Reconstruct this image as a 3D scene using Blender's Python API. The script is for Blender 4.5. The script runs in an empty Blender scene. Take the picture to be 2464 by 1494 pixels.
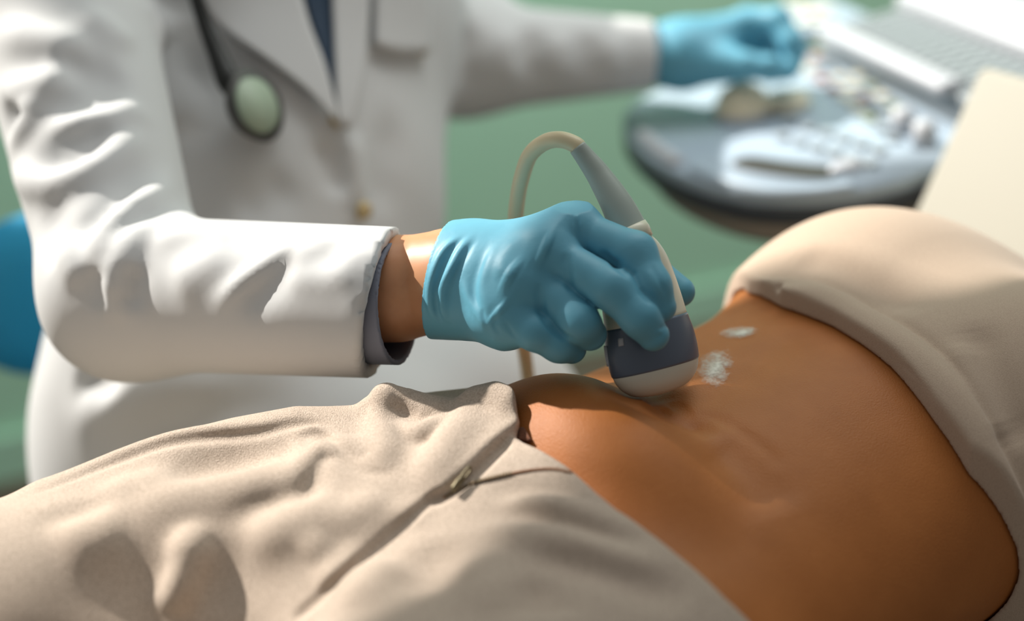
import bpy, bmesh, math, random, os
import numpy as np
from mathutils import Vector, Matrix

C = bpy.context.scene.collection
scene = bpy.context.scene
rng = random.Random(7)

# ------------------------------------------------------------------ camera
CAM_Z = 1.32
PITCH = math.radians(25.0)
FPX = 50.0 / 36.0 * 2464.0
FOCUS = 0.85
cam_data = bpy.data.cameras.new('camera')
cam_data.lens = 50.0
cam_data.sensor_width = 36.0
cam_data.sensor_fit = 'HORIZONTAL'
cam_data.clip_start = 0.05
cam_data.dof.use_dof = True
cam_data.dof.focus_distance = FOCUS
cam_data.dof.aperture_fstop = 2.0
cam = bpy.data.objects.new('camera', cam_data)
C.objects.link(cam)
cam.location = (0, 0, CAM_Z)
cam.rotation_euler = (math.radians(90) - PITCH, 0, 0)
scene.camera = cam

# ------------------------------------------------------------------ light and exposure
world = bpy.data.worlds.new('room_daylight')
scene.world = world
world.use_nodes = True
# daylight comes mostly from the window side, the far end of the room is dimmer
_wn, _wl = world.node_tree.nodes, world.node_tree.links
_bg = _wn['Background']
_bg.inputs[0].default_value = (0.95, 0.95, 0.92, 1)
_tc = _wn.new('ShaderNodeTexCoord'); _dp = _wn.new('ShaderNodeVectorMath'); _dp.operation = 'DOT_PRODUCT'
_wl.new(_tc.outputs['Generated'], _dp.inputs[0]); _dp.inputs[1].default_value = (-0.45, 0.50, 0.74)
_mr = _wn.new('ShaderNodeMapRange')
_mr.inputs['From Min'].default_value = -0.6; _mr.inputs['From Max'].default_value = 0.9
_mr.inputs['To Min'].default_value = 0.13; _mr.inputs['To Max'].default_value = 0.43
_wl.new(_dp.outputs['Value'], _mr.inputs['Value']); _wl.new(_mr.outputs[0], _bg.inputs[1])
lamp_data = bpy.data.lights.new('fill_light', 'AREA')  # added soft fill from above, not a lamp known in this room
lamp_data.shape = 'RECTANGLE'; lamp_data.size = 1.6; lamp_data.size_y = 0.8; lamp_data.energy = 9.5
lamp_data.color = (1.0, 0.985, 0.94)
for loc_, rot_ in (((0.25, 1.75, 2.55), 0.0), ((0.75, 1.85, 2.45), 0.85)):
    lamp = bpy.data.objects.new('fill_light', lamp_data)
    C.objects.link(lamp)
    if rot_:
        lamp.data = lamp_data.copy(); lamp.data.energy = 26.0; lamp.data.color = (0.96, 1.0, 0.97)  # second added fill, tilted to brighten the green wall
    lamp.location = loc_; lamp.rotation_euler = (rot_, 0, 0.48)
sun_data = bpy.data.lights.new('sun', 'SUN')
sun_data.energy = 7.8
sun_data.angle = math.radians(1.0)
sun_data.color = (1.0, 0.94, 0.86)
sun = bpy.data.objects.new('sun', sun_data)
C.objects.link(sun)
SUN_DIR = Vector((-0.68, 0.43, 0.59))
sun.rotation_euler = SUN_DIR.to_track_quat('Z', 'Y').to_euler()
scene.view_settings.view_transform = 'Standard'
scene.view_settings.look = 'None'
scene.view_settings.exposure = 0.0
scene.view_settings.gamma = 1.0
scene.view_settings.use_curve_mapping = False

# ------------------------------------------------------------------ measuring helpers
_cp, _sp = math.cos(PITCH), math.sin(PITCH)
CAM = np.array([0, 0, CAM_Z])
FWD = np.array([0, _cp, -_sp]); UPV = np.array([0, _sp, _cp]); RGT = np.array([1.0, 0, 0])
def P(px, py, d):
    """the place seen at photo point (px, py), d metres in front of the lens"""
    return CAM + d * (FWD + (px - 1232) / FPX * RGT - (py - 747) / FPX * UPV)
def PP(*pts):
    return np.array([P(*p) for p in pts])
def proj(p):
    q = np.asarray(p, float) - CAM
    d = q @ FWD
    return (1232 + q @ RGT / d * FPX, 747 - q @ UPV / d * FPX, d)

# ------------------------------------------------------------------ distance fields
def smin(a, b, k):
    h = np.maximum(k - np.abs(a - b), 0) / k
    return np.minimum(a, b) - h * h * k * 0.25
def smax(a, b, k):
    return -smin(-a, -b, k)
def nrm(v):
    v = np.asarray(v, float); return v / np.linalg.norm(v)
def seg(p, a, b, ra, rb):
    a = np.asarray(a, float); b = np.asarray(b, float)
    ab = b - a
    t = np.clip((p - a) @ ab / max(ab @ ab, 1e-12), 0, 1)
    return np.linalg.norm(p - a - t[:, None] * ab, axis=1) - (ra + (rb - ra) * t)
def segflat(p, a, b, ra, rb, ax, f):
    """tapered bar whose section is squeezed by f along direction ax"""
    ax = nrm(ax)
    def sq(x):
        return x + (x @ ax)[..., None] * ax * (1 / f - 1)
    a = np.asarray(a, float); b = np.asarray(b, float)
    return seg(sq(p), sq(a), sq(b), ra, rb) * min(f, 1.0) if f < 1 else seg(sq(p), sq(a), sq(b), ra, rb)
def chain(p, pts, rad, k=0.0):
    d = None
    for i in range(len(pts) - 1):
        e = seg(p, pts[i], pts[i + 1], rad[i], rad[i + 1])
        d = e if d is None else (smin(d, e, k) if k else np.minimum(d, e))
    return d
def ellip(p, c, r, R=None):
    q = p - np.asarray(c, float)
    if R is not None:
        q = q @ np.asarray(R).T
    r = np.asarray(r, float)
    k0 = np.linalg.norm(q / r, axis=1); k1 = np.linalg.norm(q / (r * r), axis=1)
    return k0 * (k0 - 1) / np.maximum(k1, 1e-9)
def rbox(p, c, h, rr, R=None):
    q = p - np.asarray(c, float)
    if R is not None:
        q = q @ np.asarray(R).T
    q = np.abs(q) - (np.asarray(h, float) - rr)
    return np.linalg.norm(np.maximum(q, 0), axis=1) + np.minimum(q.max(1), 0) - rr

def spline(pts, n=8):
    """smooth curve through pts"""
    pts = np.asarray(pts, float)
    if len(pts) < 3:
        t = np.linspace(0, 1, n + 1)[:, None]
        return pts[0] * (1 - t) + pts[-1] * t
    q = np.vstack([2 * pts[0] - pts[1], pts, 2 * pts[-1] - pts[-2]])
    out = []
    for i in range(1, len(q) - 2):
        for t in np.linspace(0, 1, n, endpoint=False):
            a, b, c, d = q[i - 1], q[i], q[i + 1], q[i + 2]
            out.append(0.5 * (2 * b + (c - a) * t + (2 * a - 5 * b + 4 * c - d) * t * t + (3 * b - a - 3 * c + d) * t ** 3))
    out.append(pts[-1])
    return np.array(out)

def cast(f, px, py, d0=0.4, d1=3.2):
    """first point of field f seen from the lens at photo point(s)"""
    px = np.atleast_1d(np.asarray(px, float)); py = np.atleast_1d(np.asarray(py, float))
    dirs = FWD + ((px - 1232) / FPX)[:, None] * RGT - ((py - 747) / FPX)[:, None] * UPV
    L = np.linalg.norm(dirs, axis=1)
    t = np.full(len(px), d0)
    hit = np.zeros(len(px), bool)
    best = np.full(len(px), 9.0); bt = t.copy()
    for _ in range(160):
        v = f(CAM + dirs * t[:, None])
        b = v < best
        best[b] = v[b]; bt[b] = t[b]
        hit |= v < 2e-4
        t = np.where(hit, t, np.minimum(t + np.maximum(v, 2e-4) * 0.6 / L, d1))
        if hit.all():
            break
    t = np.where(hit, t, bt)
    return CAM + dirs * t[:, None]

class Strokes:
    """folds: soft ridges (amp > 0) and creases (amp < 0) along curves lying on a surface"""
    def __init__(self):
        self.items = []
    def add(self, pts, amp, width, taper=0.5):
        pts = np.asarray(pts, float)
        amp = max(amp, -(0.5 if width > 0.004 else 1.6) * width)
        n = len(pts)
        t = np.linspace(0, 1, n)
        w = np.clip(np.minimum(t, 1 - t) / max(taper * 0.5, 1e-6), 0, 1) if taper > 0 else np.ones(n)
        w = w * w * (3 - 2 * w)
        m = 3 * width
        self.items.append((pts, amp * w, width, pts.min(0) - m, pts.max(0) + m))
    def on(self, f, pix, amp, width, taper=0.5, n=5):
        c = spline(np.array(pix, float), n)
        self.add(cast(f, c[:, 0], c[:, 1]), amp, width, taper)
    def __call__(self, p):
        out = np.zeros(len(p))
        for pts, amp, w, lo, hi in self.items:
            m = np.all((p > lo) & (p < hi), axis=1)
            if not m.any():
                continue
            q = p[m]
            best = np.full(len(q), 1e9); a = np.zeros(len(q))
            for i in range(len(pts) - 1):
                ab = pts[i + 1] - pts[i]
                t = np.clip((q - pts[i]) @ ab / max(ab @ ab, 1e-12), 0, 1)
                d = ((q - pts[i] - t[:, None] * ab) ** 2).sum(1)
                b = d < best
                best[b] = d[b]; a[b] = (amp[i] + (amp[i + 1] - amp[i]) * t)[b]
            out[m] += a * np.exp(-best / (w * w))
        return out

def mesh_np(name, V, Q):
    me = bpy.data.meshes.new(name)
    V = np.asarray(V, np.float32); Q = np.asarray(Q, np.int32)
    me.vertices.add(len(V)); me.vertices.foreach_set('co', V.ravel())
    k = Q.shape[1]
    me.loops.add(len(Q) * k); me.loops.foreach_set('vertex_index', Q.ravel())
    me.polygons.add(len(Q)); me.polygons.foreach_set('loop_start', np.arange(len(Q), dtype=np.int32) * k)
    me.polygons.foreach_set('use_smooth', np.ones(len(Q), bool))
    me.update(calc_edges=True); me.validate()
    return me

def field_eval(f, p, n=200000):
    return np.concatenate([f(p[i:i + n]) for i in range(0, len(p), n)]) if len(p) else np.zeros(0)

def surface(f, lo, hi, h, lip=1.6, smooth=1):
    """quads on the zero level of f inside the box lo..hi, cell size h"""
    lo = np.asarray(lo, float); hi = np.asarray(hi, float)
    B = 6
    nb = np.ceil((hi - lo) / (h * B)).astype(int)
    H = h * B
    g = np.stack(np.meshgrid(*[np.arange(n) for n in nb], indexing='ij'), -1).reshape(-1, 3)
    cd = field_eval(f, lo + (g + 0.5) * H)
    N = nb * B + 1
    val = np.repeat(np.repeat(np.repeat(np.where(cd < 0, -1.0, 1.0).astype(np.float32).reshape(nb), B, 0), B, 1), B, 2)
    val = np.pad(val, ((0, 1),) * 3, mode='edge')
    keep = g[np.abs(cd) < H * 0.9 * lip]
    off = np.stack(np.meshgrid(*[np.arange(B + 1)] * 3, indexing='ij'), -1).reshape(-1, 3)
    mark = np.zeros(N, bool)
    for i in range(0, len(keep), 20000):
        ij = (keep[i:i + 20000, None, :] * B + off[None]).reshape(-1, 3)
        mark[ij[:, 0], ij[:, 1], ij[:, 2]] = True
    ij = np.argwhere(mark)
    val[mark] = field_eval(f, lo + ij * h)
    del mark
    for ax in range(3):                       # close the surface at the box
        s = [slice(None)] * 3
        for e in (0, -1):
            s[ax] = e
            val[tuple(s)] = np.abs(val[tuple(s)]) + 1e-4
    ins = val < 0
    c = [ins[x:N[0] - 1 + x, y:N[1] - 1 + y, z:N[2] - 1 + z] for x in (0, 1) for y in (0, 1) for z in (0, 1)]
    a = c[0].copy(); o = c[0].copy()
    for q in c[1:]:
        a &= q; o |= q
    act = np.argwhere(o & ~a)
    idx = np.full(N - 1, -1, np.int32)
    idx[act[:, 0], act[:, 1], act[:, 2]] = np.arange(len(act))
    cor = np.array([(x, y, z) for x in (0, 1) for y in (0, 1) for z in (0, 1)])
    cv = np.stack([val[act[:, 0] + x, act[:, 1] + y, act[:, 2] + z] for x, y, z in cor], 1)
    acc = np.zeros((len(act), 3)); cnt = np.zeros(len(act))
    for i in range(8):
        for j in range(i + 1, 8):
            if np.abs(cor[i] - cor[j]).sum() != 1:
                continue
            m = (cv[:, i] < 0) != (cv[:, j] < 0)
            t = cv[m, i] / (cv[m, i] - cv[m, j])
            acc[m] += cor[i] + t[:, None] * (cor[j] - cor[i])
            cnt[m] += 1
    V = lo + (act + acc / cnt[:, None]) * h
    quads = []
    for ax in range(3):
        sl0 = [slice(None)] * 3; sl1 = [slice(None)] * 3
        sl0[ax] = slice(0, -1); sl1[ax] = slice(1, None)
        x0 = ins[tuple(sl0)]; x1 = ins[tuple(sl1)]
        e = np.argwhere(x0 != x1)
        b, c2 = (ax + 1) % 3, (ax + 2) % 3
        e = e[(e[:, b] > 0) & (e[:, c2] > 0) & (e[:, b] < N[b] - 1) & (e[:, c2] < N[c2] - 1)]
        flip = x0[e[:, 0], e[:, 1], e[:, 2]]
        def cell(db, dc):
            q = e.copy(); q[:, b] += db; q[:, c2] += dc
            return idx[q[:, 0], q[:, 1], q[:, 2]]
        q = np.stack([cell(-1, -1), cell(0, -1), cell(0, 0), cell(-1, 0)], 1)
        q[~flip] = q[~flip][:, ::-1]
        quads.append(q)
    Q = np.concatenate(quads)
    for _ in range(smooth):                   # settle the points on the surface
        e = h * 0.5
        d = field_eval(f, V)
        G = np.stack([field_eval(f, V + np.eye(3)[k] * e) - field_eval(f, V - np.eye(3)[k] * e) for k in range(3)], 1) / (2 * e)
        st = np.clip(d / np.maximum((G * G).sum(1), 0.2), -h * 0.6, h * 0.6)
        V = V - G * st[:, None]
    return V, Q

# ------------------------------------------------------------------ scene helpers
def link(name, me, mat=None, parent=None):
    o = bpy.data.objects.new(name, me)
    C.objects.link(o)
    if mat is not None:
        me.materials.append(mat)
    if parent is not None:
        o.parent = parent
        bpy.context.view_layer.update()
        o.matrix_parent_inverse = parent.matrix_world.inverted()
    return o
def thing(name, label, cat, loc=(0, 0, 0), group=None):
    o = bpy.data.objects.new(name, None)
    C.objects.link(o)
    o.location = tuple(float(x) for x in loc); o.empty_display_size = 0.05
    o['label'] = label; o['category'] = cat
    if group:
        o['group'] = group
    bpy.context.view_layer.update()
    return o
def tag(o, label, cat, group=None, kind=None):
    o['label'] = label; o['category'] = cat
    if group: o['group'] = group
    if kind: o['kind'] = kind
    return o
def field_obj(name, f, lo, hi, h, mat, parent=None, lip=1.6, smooth=1):
    V, Q = surface(f, lo, hi, h, lip, smooth)
    return link(name, mesh_np(name, V, Q), mat, parent)
def bm_obj(name, bm, mat, parent=None, smooth=True, M=None):
    me = bpy.data.meshes.new(name)
    if M is not None:
        bm.transform(M)
    bmesh.ops.recalc_face_normals(bm, faces=bm.faces)
    bm.to_mesh(me); bm.free()
    for p in me.polygons:
        p.use_smooth = smooth
    return link(name, me, mat, parent)
def frames(pts):
    pts = np.asarray(pts, float)
    T = np.gradient(pts, axis=0); T /= np.linalg.norm(T, axis=1)[:, None]
    n = np.cross(T[0], [0.31, 0.2, 0.93]); n /= np.linalg.norm(n)
    N = []
    for t in T:
        n = n - t * (n @ t); n = n / np.linalg.norm(n)
        N.append(n)
    N = np.array(N)
    return T, N, np.cross(T, N)
def tube(pts, rad, seg_n=16, cap=True):
    pts = np.asarray(pts, float); n = len(pts)
    rad = np.broadcast_to(np.asarray(rad, float), (n,))
    T, N, Bn = frames(pts)
    a = np.linspace(0, 2 * math.pi, seg_n, endpoint=False)
    V = (pts[:, None] + rad[:, None, None] * (np.cos(a)[None, :, None] * N[:, None] + np.sin(a)[None, :, None] * Bn[:, None])).reshape(-1, 3)
    bm = bmesh.new()
    vs = [bm.verts.new(v) for v in V]
    for i in range(n - 1):
        for j in range(seg_n):
            k = (j + 1) % seg_n
            bm.faces.new((vs[i * seg_n + j], vs[i * seg_n + k], vs[(i + 1) * seg_n + k], vs[(i + 1) * seg_n + j]))
    if cap:
        bm.faces.new(vs[:seg_n]); bm.faces.new(vs[-seg_n:])
    return bm
def resample(pts, rad, n):
    c = spline(pts, 8)
    t0 = np.linspace(0, 1, len(pts)); t = np.linspace(0, 1, len(c))
    r = np.interp(t, t0, rad)
    return c, r
def grid_sheet(G, thick, normal=None):
    """a sheet with thickness from an (m, n, 3) grid of points"""
    m, n, _ = G.shape
    du = np.gradient(G, axis=0); dv = np.gradient(G, axis=1)
    Nn = np.cross(du, dv); Nn /= np.maximum(np.linalg.norm(Nn, axis=2), 1e-9)[..., None]
    flip = np.sum(Nn * (CAM - G), axis=2).mean() < 0
    if flip: Nn = -Nn
    top = G + Nn * thick * 0.5; bot = G - Nn * thick * 0.5
    bm = bmesh.new()
    a = [[bm.verts.new(v) for v in row] for row in top]
    b = [[bm.verts.new(v) for v in row] for row in bot]
    for i in range(m - 1):
        for j in range(n - 1):
            bm.faces.new((a[i][j], a[i + 1][j], a[i + 1][j + 1], a[i][j + 1]))
            bm.faces.new((b[i][j], b[i][j + 1], b[i + 1][j + 1], b[i + 1][j]))
    for i in range(m - 1):
        for j in (0, n - 1):
            bm.faces.new((a[i][j], b[i][j], b[i + 1][j], a[i + 1][j]))
    for j in range(n - 1):
        for i in (0, m - 1):
            bm.faces.new((a[i][j], a[i][j + 1], b[i][j + 1], b[i][j]))
    return bm
def coons(top, bottom, m, n):
    """photo-point grid between two boundary curves"""
    a = spline(np.array(top, float), 10); b = spline(np.array(bottom, float), 10)
    def rs(c, n):
        L = np.r_[0, np.cumsum(np.linalg.norm(np.diff(c, axis=0), axis=1))]
        t = np.linspace(0, L[-1], n)
        return np.stack([np.interp(t, L, c[:, k]) for k in range(c.shape[1])], 1)
    a = rs(a, n); b = rs(b, n)
    t = np.linspace(0, 1, m)[:, None, None]
    return a[None] * (1 - t) + b[None] * t
def sheet_on(f, top, bottom, m, n, off, thick):
    g = coons(top, bottom, m, n)
    pts = cast(lambda p: f(p) - off, g[..., 0].ravel(), g[..., 1].ravel()).reshape(m, n, 3)
    return grid_sheet(pts, thick)

# ------------------------------------------------------------------ materials
def mat(name, col, rough=0.6, spec=0.4, sheen=0.0, sss=0.0, sss_col=None, coat=0.0, metal=0.0):
    m = bpy.data.materials.new(name)
    m.use_nodes = True
    b = m.node_tree.nodes['Principled BSDF']
    b.inputs['Base Color'].default_value = (*col, 1)
    b.inputs['Roughness'].default_value = rough
    b.inputs['Specular IOR Level'].default_value = spec
    b.inputs['Sheen Weight'].default_value = sheen
    b.inputs['Metallic'].default_value = metal
    b.inputs['Coat Weight'].default_value = coat
    if sss:
        b.inputs['Subsurface Weight'].default_value = sss
        b.inputs['Subsurface Radius'].default_value = sss_col or (0.012, 0.005, 0.003)
        b.inputs['Subsurface Scale'].default_value = 1.0
    return m
def nodes(m):
    return m.node_tree.nodes, m.node_tree.links, m.node_tree.nodes['Principled BSDF']
def coords(m, scale=(1, 1, 1), rot=(0, 0, 0)):
    N, L, b = nodes(m)
    t = N.new('ShaderNodeTexCoord'); mp = N.new('ShaderNodeMapping')
    mp.inputs['Scale'].default_value = scale; mp.inputs['Rotation'].default_value = rot
    L.new(t.outputs['Object'], mp.inputs['Vector'])
    return mp.outputs['Vector']
def noise(m, vec, scale, detail=4, rough=0.5):
    N, L, b = nodes(m)
    t = N.new('ShaderNodeTexNoise')
    t.inputs['Scale'].default_value = scale; t.inputs['Detail'].default_value = detail; t.inputs['Roughness'].default_value = rough
    L.new(vec, t.inputs['Vector'])
    return t.outputs['Fac']
def ramp(m, fac, stops):
    N, L, b = nodes(m)
    r = N.new('ShaderNodeValToRGB')
    el = r.color_ramp.elements
    while len(el) < len(stops):
        el.new(0.5)
    for e, (p, c) in zip(el, stops):
        e.position = p; e.color = (*c, 1) if len(c) == 3 else c
    L.new(fac, r.inputs[0])
    return r.outputs[0]
def mix(m, fac, a, b2, mode='MIX'):
    N, L, b = nodes(m)
    x = N.new('ShaderNodeMix'); x.data_type = 'RGBA'; x.blend_type = mode
    for sock, v in ((x.inputs[0], fac), (x.inputs[6], a), (x.inputs[7], b2)):
        if isinstance(v, (int, float)):
            sock.default_value = v
        elif isinstance(v, tuple):
            sock.default_value = (*v, 1)
        else:
            L.new(v, sock)
    return x.outputs[2]
def bump(m, h, dist, strength=1.0, prev=None):
    N, L, b = nodes(m)
    x = N.new('ShaderNodeBump')
    x.inputs['Distance'].default_value = dist; x.inputs['Strength'].default_value = strength
    L.new(h, x.inputs['Height'])
    if prev is not None:
        L.new(prev, x.inputs['Normal'])
    L.new(x.outputs[0], b.inputs['Normal'])
    return x.outputs[0]
def base(m, sock):
    N, L, b = nodes(m)
    L.new(sock, b.inputs['Base Color'])
M_skin_patient = mat('brown_skin', (0.36, 0.155, 0.065), 0.52, 0.22, sss=0.08)
v = coords(M_skin_patient)
base(M_skin_patient, ramp(M_skin_patient, noise(M_skin_patient, v, 28, 5, 0.6), [(0.3, (0.37, 0.127, 0.031)), (0.55, (0.405, 0.142, 0.036)), (0.75, (0.44, 0.158, 0.042))]))
bump(M_skin_patient, noise(M_skin_patient, v, 900, 2), 0.0006, 0.5)
M_skin_doctor = mat('tan_skin', (0.55, 0.26, 0.13), 0.45, 0.4, sss=0.12)
v = coords(M_skin_doctor)
base(M_skin_doctor, ramp(M_skin_doctor, noise(M_skin_doctor, v, 40, 4), [(0.3, (0.50, 0.22, 0.105)), (0.7, (0.60, 0.30, 0.155))]))

def cloth(name, col, dark, scale=900, b=0.0006, rough=0.9, sheen=0.15, fleck=0.5):
    m = mat(name, col, rough, 0.15, sheen=sheen)
    v = coords(m)
    n1 = noise(m, v, scale, 3, 0.75)
    n2 = noise(m, v, 14, 3)
    c = ramp(m, n1, [(0.30, dark), (0.5 + 0.2 * (1 - fleck), col)])
    base(m, mix(m, 0.05, c, ramp(m, n2, [(0.35, dark), (0.65, col)])))
    bump(m, n1, b, 0.6)
    return m
M_trouser = cloth('oatmeal_wool', (0.57, 0.47, 0.385), (0.35, 0.275, 0.215))
M_top = cloth('beige_jersey', (0.50, 0.39, 0.30), (0.40, 0.305, 0.23), 1400, 0.0002)
M_under = cloth('brown_knit', (0.22, 0.09, 0.05), (0.10, 0.04, 0.02), 700, 0.001)
for m_, sc, dist in ((M_trouser, 1500, 0.0009), (M_top, 1900, 0.0003)):
    N_, L_, b_ = nodes(m_)
    old = b_.inputs['Normal'].links[0].from_socket
    bump(m_, noise(m_, coords(m_, (1.0, 0.45, 1.0), (0.3, 0.2, 0.9)), sc, 2, 0.6), dist, 0.7, old)
M_coat = mat('white_cotton', (0.58, 0.59, 0.595), 0.8, 0.2, sheen=0.1)
# ------------------------------------------------------------------ the patient
A_BODY = math.radians(35.0)
PU = np.array([math.cos(A_BODY), math.sin(A_BODY), 0]); PV = np.array([math.sin(A_BODY), -math.cos(A_BODY), 0])
NAVEL = P(1640, 1000, 0.83)
BED_Z = NAVEL[2] - 0.180
def to_patient(p):
    q = p - np.array([NAVEL[0], NAVEL[1], BED_Z])
    return q @ PU, q @ PV, q[:, 2]
def from_patient(s, v, z):
    return np.array([NAVEL[0], NAVEL[1], BED_Z]) + s * PU + v * PV + np.array([0, 0, z])
#          s      half-width  top    
TORSO = np.array([
    (-0.30, 0.145, 0.130),
    (-0.20, 0.162, 0.140),
    (-0.12, 0.162, 0.152),
    (-0.05, 0.155, 0.168),
    (0.02, 0.148, 0.178),
    (0.10, 0.142, 0.188),
    (0.18, 0.148, 0.200),
    (0.28, 0.152, 0.182),
    (0.36, 0.155, 0.160),
    (0.42, 0.150, 0.145),
    (0.46, 0.130, 0.130)])
_ts = np.linspace(TORSO[0, 0], TORSO[-1, 0], 161)
def _smooth_col(k):
    y = np.interp(_ts, TORSO[:, 0], TORSO[:, k])
    w = np.hanning(25); w /= w.sum()
    return np.convolve(np.pad(y, 12, mode='edge'), w, 'valid')
_tw, _th = _smooth_col(1), _smooth_col(2)
def torso_field(p):
    s, v, z = to_patient(p)
    w = np.interp(s, _ts, _tw); top = np.interp(s, _ts, _th)
    h = top * 0.5; zc = h
    q = np.clip((v + 0.02) / 0.09, 0, 1)
    n = 2.35 - 0.35 * q * q * (3 - 2 * q)
    k = ((np.abs(v) / w) ** n + (np.abs(z - zc) / h) ** n) ** (1 / n)
    d = (k - 1) * np.minimum(w, h) * 0.95
    return smax(d, np.maximum(TORSO[0, 0] + 0.05 - s, s - TORSO[-1, 0] + 0.02), 0.06)
HIP_R = from_patient(-0.13, -0.080, 0.080); HIP_L = from_patient(-0.13, 0.085, 0.070)
def leg_pts(hip, ang, l1, l2, knee_z):
    a = A_BODY + math.radians(ang)
    d = -np.array([math.cos(a), math.sin(a), 0])
    k = hip + d * l1; k[2] = BED_Z + knee_z
    e = k + d * l2; e[2] = BED_Z + 0.055
    return [hip, k, e]
LEG_R = leg_pts(HIP_R, -19, 0.42, 0.40, 0.062)
LEG_L = leg_pts(HIP_L, 10, 0.42, 0.40, 0.085)
# the raised headrest the shoulders rest against
_tilt = math.radians(62)
HU = PU * math.cos(_tilt) + np.array([0, 0, math.sin(_tilt)])
HN = np.cross(HU, PV); HN = HN if HN @ PU < 0 else -HN
HC = P(2350, 150, 1.27)                              # far upper corner of its front face
def body_field(p):
    d = torso_field(p)
    # soft lower belly
    d = smin(d, ellip(p, from_patient(-0.048, -0.022, 0.116), (0.060, 0.105, 0.084), np.stack([PU, PV, [0, 0, 1]])), 0.020)
    for L in (LEG_R, LEG_L):
        d = smin(d, chain(p, L, (0.085, 0.062, 0.045), 0.02), 0.05)
    # chest
    for vv in (-0.075, 0.075):
        d = smin(d, ellip(p, from_patient(0.235, vv, 0.143), (0.072, 0.066, 0.070), np.stack([PU, PV, [0, 0, 1]])), 0.05)
    return smax(d, 0.010 - (p - HC) @ HN, 0.02)
# ------------------------------------------------------------------ where the probe stands
PROBE_TIP = P(1592, 948, 0.848); PROBE_TOP = P(1508, 552, 0.846)
PZ = nrm(PROBE_TOP - PROBE_TIP)                       # along the probe, away from the skin
_w = np.array([math.cos(math.radians(38)), math.sin(math.radians(38)), 0.0])
PX = nrm(_w - PZ * (_w @ PZ))                         # its wide direction
PY = np.cross(PZ, PX)
PROBE_LEN = float(np.linalg.norm(PROBE_TOP - PROBE_TIP))
#                 up     half-wide half-thick
PROBE_SEC = np.array([
    (0.0000, 0.004, 0.002), (0.0010, 0.013, 0.006), (0.0030, 0.0205, 0.0100), (0.0070, 0.0262, 0.0138), (0.0120, 0.0296, 0.0160),
    (0.0180, 0.0312, 0.0172), (0.0260, 0.0316, 0.0178), (0.0350, 0.0308, 0.0180), (0.0430, 0.0290, 0.0178),
    (0.0550, 0.0278, 0.0172), (0.0680, 0.0258, 0.0166), (0.0800, 0.0230, 0.0158), (0.0890, 0.0186, 0.0142), (0.0945, 0.0138, 0.0120), (0.0970, 0.0108, 0.0104)])
PROBE_SEC = np.maximum(spline(PROBE_SEC, 6), 0)
PROBE_SEC[:, 0] = np.maximum.accumulate(PROBE_SEC[:, 0])
def probe_field(p):
    q = p - PROBE_TIP
    z = q @ PZ; x = q @ PX; y = q @ PY
    w = np.interp(z, PROBE_SEC[:, 0], PROBE_SEC[:, 1]); t = np.interp(z, PROBE_SEC[:, 0], PROBE_SEC[:, 2])
    k = np.sqrt((x / w) ** 2 + (y / t) ** 2)
    return np.maximum((k - 1) * np.minimum(w, t), np.maximum(-z, z - PROBE_SEC[-1, 0]))
patient = thing('person', 'person in a beige top and oatmeal trousers lying back with a bare brown belly', 'person', from_patient(0, 0, 0))
skin_st = Strokes()
for pix, a, w in [
        ([(1440, 915), (1510, 955), (1570, 985), (1625, 1005), (1670, 1022), (1740, 1045)], -0.0090, 0.0095),
        ([(1590, 975), (1612, 990), (1640, 1012)], -0.0050, 0.0032),
        ([(1608, 965), (1632, 985), (1655, 1008)], -0.0030, 0.0024),
        ([(1626, 962), (1645, 980), (1668, 1005)], -0.0026, 0.0024),
        ([(1645, 1010), (1665, 1016), (1690, 1020)], -0.0040, 0.0030),
        ([(1660, 990), (1740, 1010), (1850, 1085), (1880, 1130)], -0.0012, 0.004),
        ([(1700, 1060), (1800, 1130), (1880, 1240)], -0.003, 0.016),
        ([(1640, 1010), (1740, 930), (1860, 840), (1960, 790)], -0.0015, 0.014)]:
    skin_st.on(body_field, pix, a, w)
def patient_skin(p):
    d = body_field(p) - skin_st(p)
    return smax(d, -(probe_field(p) + 0.0), 0.010)
W_CUT = np.array([(-0.20, -0.060), (-0.10, -0.068), (-0.072, -0.076), (-0.045, -0.089), (-0.03, -0.096), (0.012, -0.094), (0.06, -0.096), (0.10, -0.090), (0.13, -0.083), (0.15, -0.075), (0.20, -0.065)])
FLY = np.array([(-0.30, -0.018), (-0.247, -0.019), (-0.213, -0.012), (-0.163, -0.019), (-0.134, -0.022), (-0.094, -0.035), (-0.06, -0.040)])
def trouser_base(p):
    s, v, z = to_patient(p)
    d = torso_field(p) - 0.007
    d = smin(d, chain(p, LEG_R, (0.093, 0.080, 0.062), 0.02), 0.06)
    d = smin(d, chain(p, LEG_L, (0.094, 0.084, 0.064), 0.02), 0.06)
    d = smin(d, ellip(p, from_patient(-0.09, 0.02, 0.105), (0.06, 0.13, 0.072), np.stack([PU, PV, [0, 0, 1]])), 0.04)
    d = smin(d, chain(p, PP((130, 1205, 0.825), (300, 1143, 0.832), (430, 1098, 0.838), (570, 1062, 0.845), (710, 1040, 0.848), (820, 1052, 0.848)), (0.005, 0.0085, 0.0095, 0.0098, 0.0100, 0.008)), 0.032)
    # cloth standing off on the far hip and at the far waistband
    d = smin(d, chain(p, PP((908, 982, 0.845), (930, 963, 0.842), (975, 968, 0.842), (1040, 988, 0.838)), (0.0085, 0.0105, 0.008, 0.006)), 0.012)
    d = smin(d, chain(p, PP((1150, 962, 0.835), (1190, 955, 0.832), (1225, 968, 0.826)), (0.0055, 0.006, 0.005)), 0.014)
    return d
tr_st = Strokes()
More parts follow.
